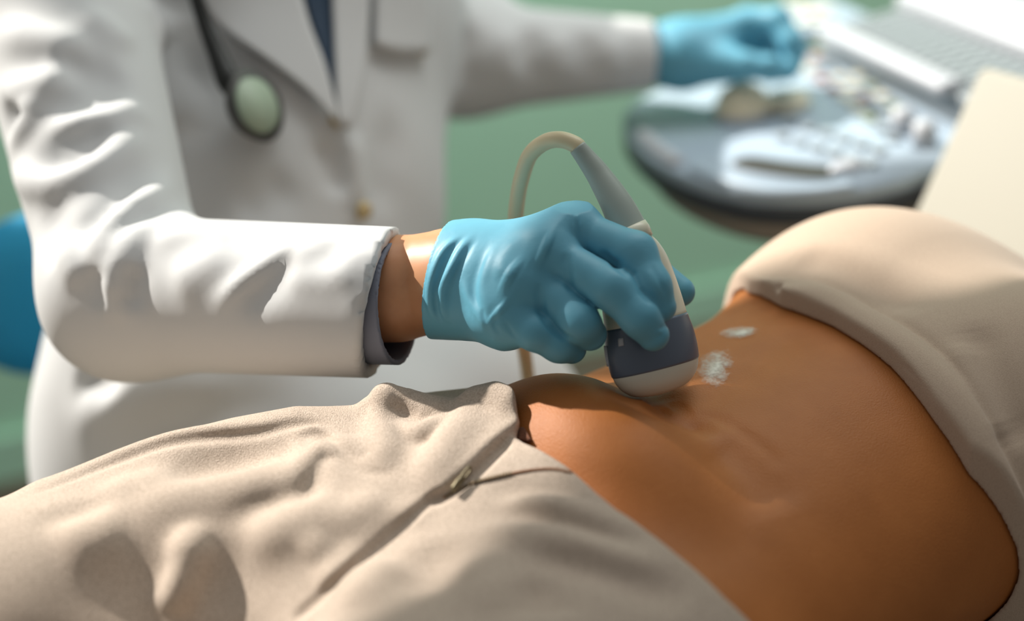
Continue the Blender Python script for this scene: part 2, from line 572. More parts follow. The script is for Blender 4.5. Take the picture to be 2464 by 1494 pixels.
for pix, a, w in [
        ([(0, 1214), (132, 1167), (264, 1114), (422, 1061), (607, 1040), (702, 1019), (765, 1019), (823, 1045), (918, 1048)], -0.0022, 0.0035),
        ([(20, 1190), (264, 1095), (430, 1042), (610, 1022), (710, 1003)], 0.0016, 0.005),
        ([(690, 1045), (760, 1030), (830, 1062), (900, 1070)], 0.002, 0.005),
        ([(700, 1180), (735, 1110), (780, 1076), (835, 1090), (885, 1112)], 0.0025, 0.006),
        ([(380, 1150), (530, 1112), (670, 1085)], -0.005, 0.012),
        ([(250, 1240), (400, 1200), (600, 1160), (700, 1150)], 0.004, 0.014),
        ([(459, 1240), (455, 1300), (445, 1360), (412, 1446), (390, 1500)], 0.011, 0.010),
        ([(560, 1320), (650, 1290), (760, 1240), (850, 1190)], 0.006, 0.012),
        ([(720, 1350), (760, 1320), (800, 1290)], 0.003, 0.008),
        ([(120, 1330), (220, 1290), (330, 1262)], 0.004, 0.016),
        ([(892, 964), (912, 1020), (930, 1077), (938, 1125)], 0.004, 0.006),
        ([(960, 1010), (1000, 1035), (1040, 1025), (1075, 1000)], 0.003, 0.005),
        ([(1095, 985), (1105, 1010), (1080, 1060), (1075, 1110), (1060, 1150)], 0.003, 0.006),
        ([(1165, 975), (1105, 1050), (1055, 1125), (1005, 1200)], 0.0058, 0.0085), ([(1090, 985), (1050, 1050), (1010, 1130)], -0.0022, 0.007),
        # near side of the fly
        ([(1150, 1185), (1215, 1176), (1283, 1178), (1363, 1192), (1450, 1222)], -0.0090, 0.0070),
        ([(1180, 1205), (1283, 1204), (1363, 1222), (1470, 1262), (1540, 1300)], 0.0062, 0.0062),
        ([(1100, 1225), (1230, 1236), (1363, 1258), (1491, 1305), (1577, 1350)], -0.0085, 0.0085),
        ([(1120, 1265), (1260, 1280), (1400, 1310), (1520, 1355), (1620, 1405)], 0.0060, 0.0090),
        ([(1250, 1330), (1337, 1338), (1470, 1370), (1603, 1424), (1683, 1466)], -0.0080, 0.0100),
        ([(1050, 1290), (1040, 1370), (990, 1450)], -0.004, 0.013),
        ([(1150, 1310), (1180, 1400), (1190, 1490)], 0.004, 0.013),
        ([(950, 1330), (900, 1400), (850, 1480)], 0.004, 0.012),
        ([(1270, 1380), (1300, 1440), (1310, 1490)], -0.004, 0.012),
        ([(1250, 1060), (1300, 1085), (1370, 1140), (1440, 1205)], 0.0015, 0.005)]:
    tr_st.on(trouser_base, pix, a * 1.35, w * 1.15, 0.8)
for pix, a, w in [
        ([(0, 1214), (132, 1167), (264, 1114), (422, 1061), (607, 1043), (702, 1019), (765, 1019), (823, 1045), (918, 1048)], -0.0026, 0.0030),
        ([(686, 1066), (749, 1045), (781, 1050), (823, 1082), (865, 1098), (923, 1072)], -0.0032, 0.0040),
        ([(723, 1219), (754, 1145), (781, 1103), (823, 1103), (870, 1130), (929, 1140), (960, 1105)], -0.0034, 0.0042),
        ([(943, 1032), (968, 1049), (1005, 1066), (1033, 1060), (1064, 1032), (1095, 1001)], -0.0042, 0.0052),
        ([(917, 992), (957, 984), (985, 1001), (1007, 1012), (1047, 998), (1089, 973)], -0.0040, 0.0050),
        ([(370, 1136), (528, 1108), (669, 1082), (720, 1072)], -0.0055, 0.0120),
        ([(720, 1250), (742, 1195), (756, 1150), (790, 1100)], -0.0030, 0.0065), ([(670, 1220), (696, 1150), (742, 1082)], 0.0030, 0.0100),
        ([(470, 1275), (560, 1240), (650, 1208), (730, 1180), (820, 1160)], -0.0026, 0.0085), ([(500, 1200), (640, 1162), (760, 1135)], 0.0025, 0.0110),
        ([(800, 1395), (930, 1290), (1015, 1222)], -0.0035, 0.0100), ([(740, 1320), (860, 1240), (960, 1180)], 0.0060, 0.0120),
        ([(200, 1200), (330, 1165), (450, 1150)], 0.0045, 0.0110),
        ([(60, 1270), (180, 1230), (300, 1205)], -0.0045, 0.0100),
        ([(0, 1494), (200, 1425), (400, 1405), (600, 1375), (740, 1350)], -0.010, 0.026),
        ([(890, 1000), (905, 1050), (925, 1100), (930, 1150)], 0.0035, 0.0080), ([(1085, 1010), (1062, 1060), (1040, 1110), (1030, 1160)], 0.0035, 0.0090),
        ([(985, 1030), (1000, 1046), (1030, 1038), (1055, 1015)], 0.0020, 0.0055)]:
    tr_st.on(trouser_base, pix, a, w, 0.9, 8)
tr_st.on(trouser_base, [(1228, 1055), (1130, 1150), (1034, 1214)], -0.0050, 0.0030, 0.2)
tr_st.on(trouser_base, [(1070, 1185), (1030, 1210), (940, 1288), (850, 1362), (770, 1435), (700, 1494)], -0.0055, 0.0027, 0.2)
tr_st.on(trouser_base, [(1015, 1200), (925, 1275), (835, 1350), (750, 1425)], 0.0035, 0.0085, 0.4)
def trousers_field(p):
    s, v, z = to_patient(p)
    d = trouser_base(p) - tr_st(p)
    vf = np.interp(s, FLY[:, 0], FLY[:, 1])
    near = (z > 0.10)
    step = 1 / (1 + np.exp(np.clip((v - vf) / 0.0010, -40, 40)))
    win = np.clip((s + 0.185) / 0.05, 0, 1)
    d = d - np.where(near, 0.0050 * step * win * np.clip(1 - (vf - v) / 0.09, 0, 1), 0)
    sw = np.interp(v, W_CUT[:, 0], W_CUT[:, 1]) + np.where(near, 0.004 * step, 0)
    inner = np.maximum(body_field(p) - 0.0030, (sw - 0.022) - s)
    return smax(smax(d, s - sw, 0.004), -inner, 0.002)
H_CUT = np.array([(-0.17, 0.190), (-0.13, 0.166), (-0.10, 0.148), (-0.058, 0.137), (-0.013, 0.137), (0.044, 0.130), (0.084, 0.122), (0.114, 0.119), (0.14, 0.130), (0.16, 0.145)])
def top_base(p):
    s, v, z = to_patient(p)
    d = body_field(p) - 0.0090
    d = smin(d, ellip(p, from_patient(0.27, -0.055, 0.138), (0.09, 0.074, 0.064), np.stack([PU, PV, [0, 0, 1]])), 0.06)
    # loose cloth at the far side of the hem
    d = smin(d, chain(p, PP((1775, 752, 0.975), (1800, 742, 0.965), (1850, 742, 0.95)), (0.005, 0.006, 0.005)), 0.016)
    return d
top_st = Strokes()
for pix, a, w in [
        ([(1851, 676), (1968, 673), (2052, 706), (2119, 750), (2202, 804), (2252, 854), (2303, 917), (2370, 1020), (2440, 1150), (2500, 1290)], -0.0042, 0.0060),
        ([(1840, 712), (1950, 712), (2040, 748), (2140, 815), (2230, 890), (2310, 985), (2390, 1120), (2460, 1270)], 0.0042, 0.0085),
        ([(1930, 725), (1985, 755), (2080, 818), (2145, 862), (2212, 915), (2290, 1020)], -0.0020, 0.0022),
        ([(1985, 700), (2152, 784), (2236, 842), (2303, 917), (2350, 990)], 0.0016, 0.0030),
        ([(1770, 735), (1810, 722), (1860, 715), (1900, 712)], 0.003, 0.005),
        ([(1800, 712), (1850, 700), (1890, 694)], -0.003, 0.004),
        ([(2340, 770), (2366, 850), (2398, 926), (2430, 1000), (2480, 1080)], -0.0030, 0.0110),
        ([(2310, 800), (2345, 890), (2385, 980), (2430, 1070)], 0.0024, 0.0120),
        ([(1900, 620), (2000, 640), (2100, 690), (2200, 760)], -0.0025, 0.014)]:
    top_st.on(top_base, pix, a * 1.7, w, 0.4)
_q = cast(top_base, [1851, 1968, 2052, 2119, 2202, 2252, 2303, 2370, 2440], [676, 673, 706, 750, 804, 854, 917, 1020, 1150])
_gs, _gv, _gz = to_patient(_q)
_o = np.argsort(_gv)
HEM_TOP = np.stack([_gv[_o], _gs[_o]], 1)
def top_field(p):
    s, v, z = to_patient(p)
    d = top_base(p) - top_st(p)
    hs = np.interp(v, HEM_TOP[:, 0], HEM_TOP[:, 1])
    d = d - 0.0026 / (1 + np.exp(np.clip((s - hs) / 0.0011, -40, 40)))
    sw = np.interp(v, H_CUT[:, 0], H_CUT[:, 1])
    inner = np.maximum(body_field(p) - 0.0010, s - (sw + 0.03))
    d = smax(d, 0.002 - (p - HC) @ HN, 0.01)
    return smax(smax(d, sw - s, 0.003), -inner, 0.0015)
_lo = from_patient(0, 0, 0) + np.array([-0.86, -0.75, 0.0]); _hi = from_patient(0, 0, 0) + np.array([0.60, 0.48, 0.30])
_lo[2] = BED_Z - 0.004
field_obj('body', lambda p: patient_skin(p), _lo, _hi, 0.0030, M_skin_patient, patient)
_b = [from_patient(s, v, 0) for s in (-0.62, -0.05) for v in (-0.42, 0.26)]
_lo = np.min(_b, 0); _hi = np.max(_b, 0); _lo[2] = BED_Z - 0.003; _hi[2] = BED_Z + 0.23
trousers = field_obj('trousers', trousers_field, _lo - [0.25, 0.2, 0], _hi, 0.0017, M_trouser, patient)
_b = [from_patient(s, v, 0) for s in (0.10, 0.56) for v in (-0.20, 0.20)]
_lo = np.min(_b, 0); _hi = np.max(_b, 0); _lo[2] = BED_Z - 0.003; _hi[2] = BED_Z + 0.27
top = field_obj('top', top_field, _lo, _hi, 0.0017, M_top, patient)
# ------------------------------------------------------------------ ultrasound probe
M_probe_white = mat('cream_plastic', (0.70, 0.68, 0.54), 0.35, 0.5)
M_probe_band = mat('slate_blue_rubber', (0.105, 0.135, 0.185), 0.30, 0.5)
M_lens = mat('pale_lens_rubber', (0.68, 0.68, 0.58), 0.4, 0.5)
M_relief = mat('grey_green_rubber', (0.33, 0.385, 0.35), 0.45, 0.4)
M_cable = mat('cream_cable', (0.62, 0.54, 0.35), 0.4, 0.4)
M_mark = mat('pale_print', (0.45, 0.47, 0.50), 0.5)
probe = thing('ultrasound_probe', 'cream and slate blue hand-held ultrasound probe pressed on the bare belly by a gloved hand', 'probe', PROBE_TIP)
def probe_loft(z0, z1, grow=0.0, n=22, m=56, lip=0.0004):
    zs = np.unique(np.r_[np.linspace(z0, z1, n), PROBE_SEC[(PROBE_SEC[:, 0] > z0) & (PROBE_SEC[:, 0] < z1), 0]])
    zz = np.linspace(0, PROBE_SEC[-1, 0], 200)
    W = np.interp(zs, PROBE_SEC[:, 0], PROBE_SEC[:, 1]); Tk = np.interp(zs, PROBE_SEC[:, 0], PROBE_SEC[:, 2])
    a = np.linspace(0, 2 * math.pi, m, endpoint=False)
    rows = []
    for i, z in enumerate(zs):
        g = grow - (lip if i in (0, len(zs) - 1) else 0)
        rows.append(PROBE_TIP + z * PZ + ((W[i] + g) * np.cos(a))[:, None] * PX + ((Tk[i] + g) * np.sin(a))[:, None] * PY)
    bm = bmesh.new()
    vs = [[bm.verts.new(v) for v in r] for r in rows]
    for i in range(len(vs) - 1):
        for j in range(m):
            bm.faces.new((vs[i][j], vs[i][(j + 1) % m], vs[i + 1][(j + 1) % m], vs[i + 1][j]))
    bm.faces.new(vs[0]); bm.faces.new(vs[-1])
    return bm
bm_obj('lens', probe_loft(0.0, 0.0166), M_lens, probe)
bm_obj('grip_band', probe_loft(0.0160, 0.0445, 0.0004), M_probe_band, probe)
bm_obj('housing', probe_loft(0.0440, 0.0970), M_probe_white, probe)
def on_probe(z, ang, r=0.0004):
    w = np.interp(z, PROBE_SEC[:, 0], PROBE_SEC[:, 1]) + r; t = np.interp(z, PROBE_SEC[:, 0], PROBE_SEC[:, 2]) + r
    return PROBE_TIP + z * PZ + w * math.cos(ang) * PX + t * math.sin(ang) * PY
# which side of the probe looks at the lens: the mark sits left of it
_ang = [math.radians(x) for x in range(0, 360, 5)]
_a0 = min(_ang, key=lambda q: (proj(on_probe(0.038, q))[0] - 1492) ** 2 + (0 if (on_probe(0.038, q) - PROBE_TIP) @ FWD < 0.0005 else 1e6))
g = np.array([[on_probe(0.0345 + 0.0046 * i / 4, _a0 + 0.15 * (j / 4 - 0.5), 0.0007) for j in range(5)] for i in range(5)])
bm_obj('printed_mark', grid_sheet(g, 0.0004), M_mark, probe)
g = np.array([[on_probe(0.0240 + 0.012 * i / 6, _a0 - 0.62 + 0.10 * (j / 4 - 0.5), 0.0009) for j in range(5)] for i in range(7)])
bm_obj('orientation_ridge', grid_sheet(g, 0.0016), M_mark, probe)
relief_c = PP((1520, 570, 0.846), (1487, 497, 0.850), (1443, 425, 0.856), (1412, 383, 0.858), (1389, 354, 0.858))
c, r = resample(relief_c, (0.0116, 0.0098, 0.0076, 0.0063, 0.0054), 40)
bm_obj('strain_relief', tube(c, r, 28), M_relief, probe)
bm_obj('collar', tube(PP((1523, 582, 0.846), (1515, 561, 0.846), (1509, 548, 0.846)), (0.0126, 0.0126, 0.0118), 32), M_probe_white, probe)
cable_pts = PP((1396, 364, 0.858), (1386, 349, 0.859), (1350, 336, 0.864), (1312, 342, 0.874), (1276, 372, 0.888), (1256, 425, 0.90), (1245, 480, 0.912), (1240, 540, 0.925),
               (1238, 640, 0.95), (1245, 740, 0.975), (1258, 820, 1.01), (1267, 880, 1.05), (1272, 930, 1.08), (1272, 1010, 1.115))
c, r = resample(cable_pts, [0.0050, 0.0052] + [0.0051] * 12, 90)
c = np.vstack([c, np.array([c[-1] + [0.004 * i, 0.002 * i, -0.05 * i] for i in range(1, 6)])])
bm_obj('cable', tube(c, np.r_[r, [0.0051] * 5], 20), M_cable, probe)
# ------------------------------------------------------------------ the examiner: skeleton points
H = dict(
    WR=P(1118, 624, 0.872), WC=P(1095, 672, 0.862), WU=P(1072, 716, 0.866),
    I0=P(1388, 551, 0.842), M0=P(1318, 606, 0.832), R0=P(1252, 686, 0.828), K0=P(1212, 762, 0.830),
    I1=P(1528, 610, 0.820), I2=P(1568, 688, 0.812), I3=P(1589, 738, 0.8135),
    M1=P(1474, 696, 0.808), M2=P(1540, 764, 0.8045), M3=P(1572, 806, 0.8085),
    R1=P(1343, 722, 0.823), R2=P(1396, 776, 0.813), R3=P(1420, 804, 0.822),
    K1=P(1285, 797, 0.819), K2=P(1345, 829, 0.822), K3=P(1376, 840, 0.830),
    T0=P(1160, 600, 0.885), T1=P(1380, 640, 0.902), T2=P(1555, 648, 0.897), T3=P(1636, 702, 0.888))
FING = nrm((H['M1'] + H['R1']) - (H['M0'] + H['R0']))
def hand_R(p):
    d = segflat(p, H['WR'], H['I0'], 0.0185, 0.0122, (H['I0'] - H['K0']), 1.0)
    palm = smin(smin(d, seg(p, H['WC'], H['M0'], 0.0205, 0.0128), 0.02), smin(seg(p, H['WC'], H['R0'], 0.0205, 0.0132), seg(p, H['WU'], H['K0'], 0.0170, 0.0128), 0.02), 0.02)
    inner = PP((1300, 660, 0.862), (1330, 690, 0.85))
    palm = smin(palm, seg(p, inner[0], inner[1], 0.020, 0.014), 0.02)
    palm = smin(palm, seg(p, H['WU'], P(1230, 780, 0.842), 0.015, 0.013), 0.015)
    th = chain(p, (H['T0'], H['T1'], H['T2'], H['T3']), (0.016, 0.0135, 0.0120, 0.0095), 0.006)
    palm = smin(palm, th, 0.016)
    fi = chain(p, (H['I0'], H['I1'], H['I2'], H['I3']), (0.0120, 0.0122, 0.0108, 0.0092), 0.005)
    fm = chain(p, (H['M0'], H['M1'], H['M2'], H['M3']), (0.0120, 0.0122, 0.0108, 0.0092), 0.005)
    fr = chain(p, (H['R0'], H['R1'], H['R2'], H['R3']), (0.0120, 0.0120, 0.0110, 0.0098), 0.005)
    fk = chain(p, (H['K0'], H['K1'], H['K2'], H['K3']), (0.0112, 0.0106, 0.0098, 0.0086), 0.005)
    kf = np.clip(0.011 - np.clip((p - (H['I0'] + H['K0']) * 0.5) @ FING - 0.0, 0, 1) * 0.8, 0.0016, 0.011)
    f = smin(smin(smin(fi, fm, kf), fr, kf), fk, kf)
    g = (p - (H['I0'] + H['K0']) * 0.5) @ FING
    kk = np.clip(0.022 - np.clip(g - 0.002, 0, 1) * 0.9, 0.003, 0.022)
    # fingers part from the palm with a tight crease far from the knuckles and a broad web near them
    return smin(palm, f, kk)
GLOVE_AX = nrm(H['M0'] - P(1040, 672, 0.868))
CUFF_A, CUFF_B, CUFF_C = P(1112, 552, 0.888), P(1040, 790, 0.868), P(1024, 690, 0.842)
CUFF_N = nrm(np.cross(CUFF_B - CUFF_A, CUFF_C - CUFF_A)); CUFF_N = CUFF_N if CUFF_N @ GLOVE_AX > 0 else -CUFF_N
WRIST0, WRIST1 = P(955, 694, 0.884), P(1100, 672, 0.866)
def forearm_skin(p):
    d = segflat(p, WRIST0, WRIST1, 0.0335, 0.0278, FWD, 0.80)
    return smin(d, seg(p, WRIST1, H['WC'], 0.024, 0.02), 0.02)
def glove_base(p):
    cuff = segflat(p, P(1030, 676, 0.872), P(1110, 668, 0.864), 0.0318, 0.0288, FWD, 0.84)
    d = smin(hand_R(p), cuff, 0.018)
    return d
gl_st = Strokes()
for pix, a, w in [
        # rolled cuff
        ([(1106, 562), (1062, 610), (1036, 680), (1036, 740), (1052, 786)], 0.0026, 0.0024),
        ([(1122, 560), (1080, 612), (1052, 680), (1050, 740), (1068, 786)], -0.0020, 0.0018),
        ([(1136, 560), (1096, 620), (1068, 690), (1066, 745), (1082, 784)], 0.0022, 0.0022),
        ([(1152, 560), (1110, 630), (1084, 700), (1082, 750)], -0.0014, 0.0022),
        ([(1122, 600), (1085, 650), (1055, 700), (1045, 735)], 0.0012, 0.0020),
        ([(1205, 570), (1172, 640), (1160, 700), (1180, 770)], 0.0012, 0.0045),
        ([(1180, 580), (1150, 650), (1142, 710), (1160, 770)], -0.0010, 0.0035),
        ([(1255, 560), (1212, 620), (1200, 680)], 0.0010, 0.0045),
        ([(1110, 660), (1130, 720), (1160, 770), (1190, 800)], 0.0014, 0.0030),
        ([(1200, 740), (1190, 780), (1205, 810)], -0.0007, 0.0016),
        ([(1160, 740), (1166, 770), (1180, 800)], -0.0007, 0.0016),
        ([(1215, 770), (1228, 796), (1250, 824)], -0.0007, 0.0014),
        # creases between the fingers
        ([(1362, 604), (1362, 640), (1370, 680), (1385, 708)], -0.0030, 0.0024),
        ([(1372, 600), (1376, 640), (1384, 672)], -0.0010, 0.0014),
        ([(1440, 600), (1462, 622), (1495, 648), (1520, 668)], -0.0030, 0.0028),
        ([(1285, 680), (1300, 720), (1308, 760), (1330, 790), (1370, 815), (1398, 832)], -0.0028, 0.0024),
        ([(1294, 680), (1302, 705), (1304, 730)], -0.0010, 0.0014),
        # knuckles
        ([(1300, 590), (1325, 600)], 0.0022, 0.0090),
        ([(1215, 655), (1240, 668)], 0.0022, 0.0075),
        ([(1190, 745), (1205, 760)], 0.0012, 0.0070),
        ([(1375, 520), (1395, 520)], 0.0020, 0.0090),
        # fine creases at the bends
        ([(1555, 640), (1572, 680), (1592, 722)], 0.0006, 0.0016), ([(1568, 630), (1588, 676), (1604, 715)], -0.0007, 0.0014),
        ([(1540, 650), (1560, 700), (1580, 730)], -0.0006, 0.0014),
        ([(1520, 652), (1530, 664)], -0.0009, 0.0014), ([(1505, 645), (1514, 658)], -0.0009, 0.0014),
        ([(1532, 700), (1550, 715), (1565, 735)], -0.0007, 0.0013), ([(1540, 690), (1560, 715)], -0.0006, 0.0013),
        ([(1584, 792), (1600, 785), (1606, 782)], -0.0008, 0.0012), ([(1575, 800), (1595, 798)], 0.0005, 0.0012),
        ([(1446, 745), (1450, 765)], -0.0008, 0.0013), ([(1410, 720), (1425, 735)], -0.0006, 0.0013)]:
    gl_st.on(glove_base, pix, a, w, 0.6, 6)
def glove_R(p):
    d = glove_base(p) - gl_st(p)
    cut = (CUFF_A - p) @ CUFF_N
    inner = np.maximum(smin(forearm_skin(p), 1e3, 0.001) - 0.0008, cut - 0.0)
    inner = np.maximum(inner, -(cut + 0.030))
    d = np.maximum(d, cut)
    return np.maximum(d, -(np.maximum(forearm_skin(p) - 0.0006, -(cut + 0.02))))
# ------------------------------------------------------------------ the examiner: coat
SH = nrm(P(1090, -60, 1.46) - P(170, -80, 1.20)); SH = nrm(SH * [1, 1, 0])      # from the right to the left shoulder
FW = np.array([SH[1], -SH[0], 0.0])                                            # the way the chest faces
ARM_R = [P(110, -130, 1.18), P(312, 706, 0.985), P(930, 728, 0.880)]
ARM_L = [P(1030, -190, 1.58), P(1120, 140, 1.50), P(1580, 132, 1.525)]
SPINE = [P(650, -260, 1.40), P(680, 60, 1.36), P(640, 560, 1.31), P(560, 960, 1.27), P(560, 1200, 1.27)]
LEGS_D = [[P(440, 1090, 1.22), P(900, 1120, 1.20)], [P(820, 1000, 1.40), P(1190, 1010, 1.27)]]
FLOOR_Z = 0.0
def torso_D(p):
    d = None
    r = (0.150, 0.178, 0.166, 0.160, 0.160)
    for i in range(4):
        e = segflat(p, SPINE[i], SPINE[i + 1], r[i], r[i + 1], FW, 0.66)
        d = e if d is None else smin(d, e, 0.05)
    return d
def coat_base(p):
    d = torso_D(p)
    d = smin(d, seg(p, P(300, -230, 1.22), SPINE[0], 0.075, 0.09), 0.08)
    d = smin(d, seg(p, ARM_L[0], SPINE[0], 0.07, 0.09), 0.08)
    for (a, b), r in zip(LEGS_D, (0.080, 0.082)):
        d = smin(d, seg(p, a, b, r * 1.1, r), 0.06)
    armL = smin(seg(p, ARM_L[0], ARM_L[1], 0.070, 0.056), seg(p, ARM_L[1], ARM_L[2], 0.058, 0.037), 0.03)
    d = smin(d, armL, 0.03)
    armR = smin(seg(p, ARM_R[0], ARM_R[1], 0.074, 0.053), seg(p, ARM_R[1], ARM_R[2], 0.0535, 0.0470), 0.035)
    return smin(d, armR, 0.018)
ct_st = Strokes()
for pix, a, w in [
        ([(842, 300), (852, 400), (868, 540)], 0.006, 0.012), ([(806, 320), (815, 400), (828, 490)], -0.006, 0.008),
        # upper arm
        ([(-30, 75), (60, 92), (140, 105), (235, 122)], 0.010, 0.014),
        ([(-30, 215), (60, 218), (130, 195), (200, 150)], 0.010, 0.013),
        ([(75, 225), (66, 285), (15, 360)], 0.009, 0.010),
        ([(10, 300), (40, 270), (50, 250)], -0.008, 0.014),
        ([(20, 410), (60, 432), (117, 440), (197, 417), (300, 356), (362, 300)], 0.015, 0.011),
        ([(60, 395), (130, 400), (210, 370), (280, 320)], -0.010, 0.016),
        ([(90, 320), (190, 300), (300, 272), (370, 268)], 0.007, 0.012),
        ([(100, 345), (200, 325), (290, 300)], -0.006, 0.010),
        ([(120, 150), (220, 180), (320, 190)], -0.009, 0.016),
        ([(100, 250), (200, 240), (310, 215)], -0.006, 0.016),
        ([(180, 20), (260, 70), (330, 130)], 0.006, 0.014),
        ([(225, 690), (238, 620), (262, 560), (310, 508), (375, 462), (436, 412)], 0.014, 0.010),
        ([(200, 610), (215, 550), (258, 515), (328, 458), (398, 415)], -0.012, 0.012),
        ([(262, 610), (290, 560), (340, 515), (430, 480)], -0.011, 0.010),
        ([(272, 790), (270, 700), (288, 640), (330, 570), (420, 520)], 0.012, 0.010),
        ([(250, 760), (245, 690), (258, 640)], -0.009, 0.010),
        ([(320, 760), (312, 690), (330, 630)], -0.007, 0.010),
        # elbow
        ([(150, 560), (170, 620), (200, 700)], 0.008, 0.010),
        ([(110, 480), (130, 560), (150, 640)], -0.006, 0.014),
        # forearm
        ([(340, 600), (420, 570), (500, 560), (580, 580)], 0.006, 0.012),
        ([(500, 745), (560, 702), (607, 663), (690, 602), (740, 572)], 0.006, 0.007),
        ([(400, 700), (480, 650), (570, 590)], 0.005, 0.014),
        ([(560, 740), (640, 690), (740, 625)], -0.004, 0.011),
        ([(640, 674), (720, 668), (800, 672), (870, 672)], 0.003, 0.009),
        ([(690, 640), (750, 600), (820, 572)], 0.004, 0.010), ([(800, 690), (835, 640), (860, 590)], 0.0025, 0.010),
        # chest and skirt
        ([(350, -20), (390, 120), (430, 250), (470, 380)], 0.012, 0.020),
        ([(460, 60), (470, 250), (450, 380)], -0.008, 0.022),
        ([(560, 520), (640, 480), (720, 420)], -0.006, 0.02),
        ([(760, 320), (800, 400), (815, 480)], -0.010, 0.012),
        ([(950, 250), (930, 400), (920, 540)], -0.006, 0.02),
        ([(160, 1060), (260, 980), (420, 930), (620, 950)], 0.010, 0.022),
        ([(300, 1060), (500, 1010), (760, 960)], -0.008, 0.020),
        ([(180, 900), (240, 920), (300, 960)], -0.008, 0.016),
        # left sleeve
        ([(1140, 40), (1130, 150), (1150, 250)], -0.008, 0.014), ([(1230, 50), (1215, 140), (1240, 230)], 0.007, 0.012),
        ([(1290, 55), (1280, 140), (1300, 220)], -0.006, 0.012), ([(1350, 60), (1340, 140), (1360, 210)], 0.006, 0.012),
        ([(1420, 70), (1415, 140), (1430, 200)], -0.005, 0.012), ([(1480, 75), (1475, 140), (1490, 195)], 0.005, 0.010)]:
    ct_st.on(coat_base, pix, a, w, 0.7, 5)
SLV_A, SLV_B, SLV_C = P(962, 552, 0.885), P(880, 895, 0.872), P(880, 740, 0.838)
SLV_N = nrm(np.cross(SLV_B - SLV_A, SLV_C - SLV_A)); SLV_N = SLV_N if SLV_N[0] > 0 else -SLV_N
LEFT_END = P(1566, 132, 1.524); LEFT_N = nrm(ARM_L[2] - ARM_L[1])
AX_R = nrm(ARM_R[2] - ARM_R[1])
def coat_field(p):
    d = coat_base(p) - ct_st(p)
    near_r = np.linalg.norm(p - ARM_R[2], axis=1) < 0.17
    d = np.where(near_r, np.maximum(d, (p - SLV_A) @ SLV_N), d)
    near_l = np.linalg.norm(p - ARM_L[2], axis=1) < 0.10
    d = np.where(near_l, np.maximum(d, (p - LEFT_END) @ LEFT_N), d)
    # hollow sleeve end
    hol = np.maximum(seg(p, ARM_R[1], ARM_R[2] + AX_R * 0.05, 0.0455, 0.0372), -((p - SLV_A) @ SLV_N) - 0.022)
    return np.maximum(d, np.where(near_r, -hol, -1.0))
M_glove = mat('blue_nitrile', (0.12, 0.37, 0.50), 0.5, 0.38, sss=0.05, sss_col=(0.004, 0.006, 0.008))
v = coords(M_glove)
bump(M_glove, noise(M_glove, v, 160, 3), 0.0008, 0.25)
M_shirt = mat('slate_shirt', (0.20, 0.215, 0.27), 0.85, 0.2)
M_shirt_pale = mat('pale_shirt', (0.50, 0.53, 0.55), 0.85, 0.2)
M_tie = mat('navy_silk', (0.025, 0.05, 0.09), 0.5, 0.4)
doctor = thing('person', 'person in a white coat, tie and blue gloves leaning over with one arm outstretched', 'person', (SPINE[3][0], SPINE[3][1], 0.0))
def box_of(pts, m):
    pts = np.array(pts); return pts.min(0) - m, pts.max(0) + m
lo, hi = box_of([P(1024, 552, 0.87), P(1670, 860, 0.80), P(1400, 480, 0.91)], 0.022)
glove = field_obj('glove', glove_R, lo, hi, 0.0011, M_glove, doctor)
glove['label'] = 'blue glove on the hand gripping the probe'
def doctor_body(p):
    d = np.minimum(forearm_skin(p), seg(p, ARM_R[1], WRIST0, 0.036, 0.0335))
    d = smin(d, hand_R(p) + 0.0055, 0.010)
    d = smin(d, seg(p, ARM_R[0], ARM_R[1], 0.045, 0.036), 0.02)
    d = smin(d, torso_D(p) + 0.028, 0.04)
    d = smin(d, seg(p, ARM_R[0], SPINE[0], 0.045, 0.06), 0.04)
    d = smin(d, chain(p, ARM_L, (0.042, 0.034, 0.026)), 0.03)
    return d
lo, hi = box_of([SPINE[0], SPINE[4], ARM_R[1], H['I3'], H['T3'], ARM_L[2], ARM_R[0]], 0.09)
lo[2] = P(400, 1130, 1.2)[2]
field_obj('body', doctor_body, lo, hi, 0.0036, M_skin_doctor, doctor)
lo, hi = box_of(SPINE + ARM_R + ARM_L + LEGS_D[0] + LEGS_D[1], 0.19)
lo[2] = 0.62; hi[2] = P(650, -200, 1.40)[2]
coat_o = field_obj('coat', coat_field, lo, hi, 0.0042, M_coat, doctor)
coat_o['label'] = 'white cotton coat'
# shirt cuff of the right arm
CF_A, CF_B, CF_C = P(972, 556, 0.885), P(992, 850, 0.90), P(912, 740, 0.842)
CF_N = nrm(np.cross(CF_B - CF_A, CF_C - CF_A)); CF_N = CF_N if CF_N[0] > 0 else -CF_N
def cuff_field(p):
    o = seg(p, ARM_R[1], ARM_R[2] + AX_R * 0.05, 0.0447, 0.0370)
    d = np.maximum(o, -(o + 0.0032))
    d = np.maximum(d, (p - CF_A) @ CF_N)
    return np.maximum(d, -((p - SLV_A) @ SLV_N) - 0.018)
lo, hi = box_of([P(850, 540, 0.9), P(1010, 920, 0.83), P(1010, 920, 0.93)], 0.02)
field_obj('shirt_cuff', cuff_field, lo, hi, 0.0016, M_shirt, doctor)

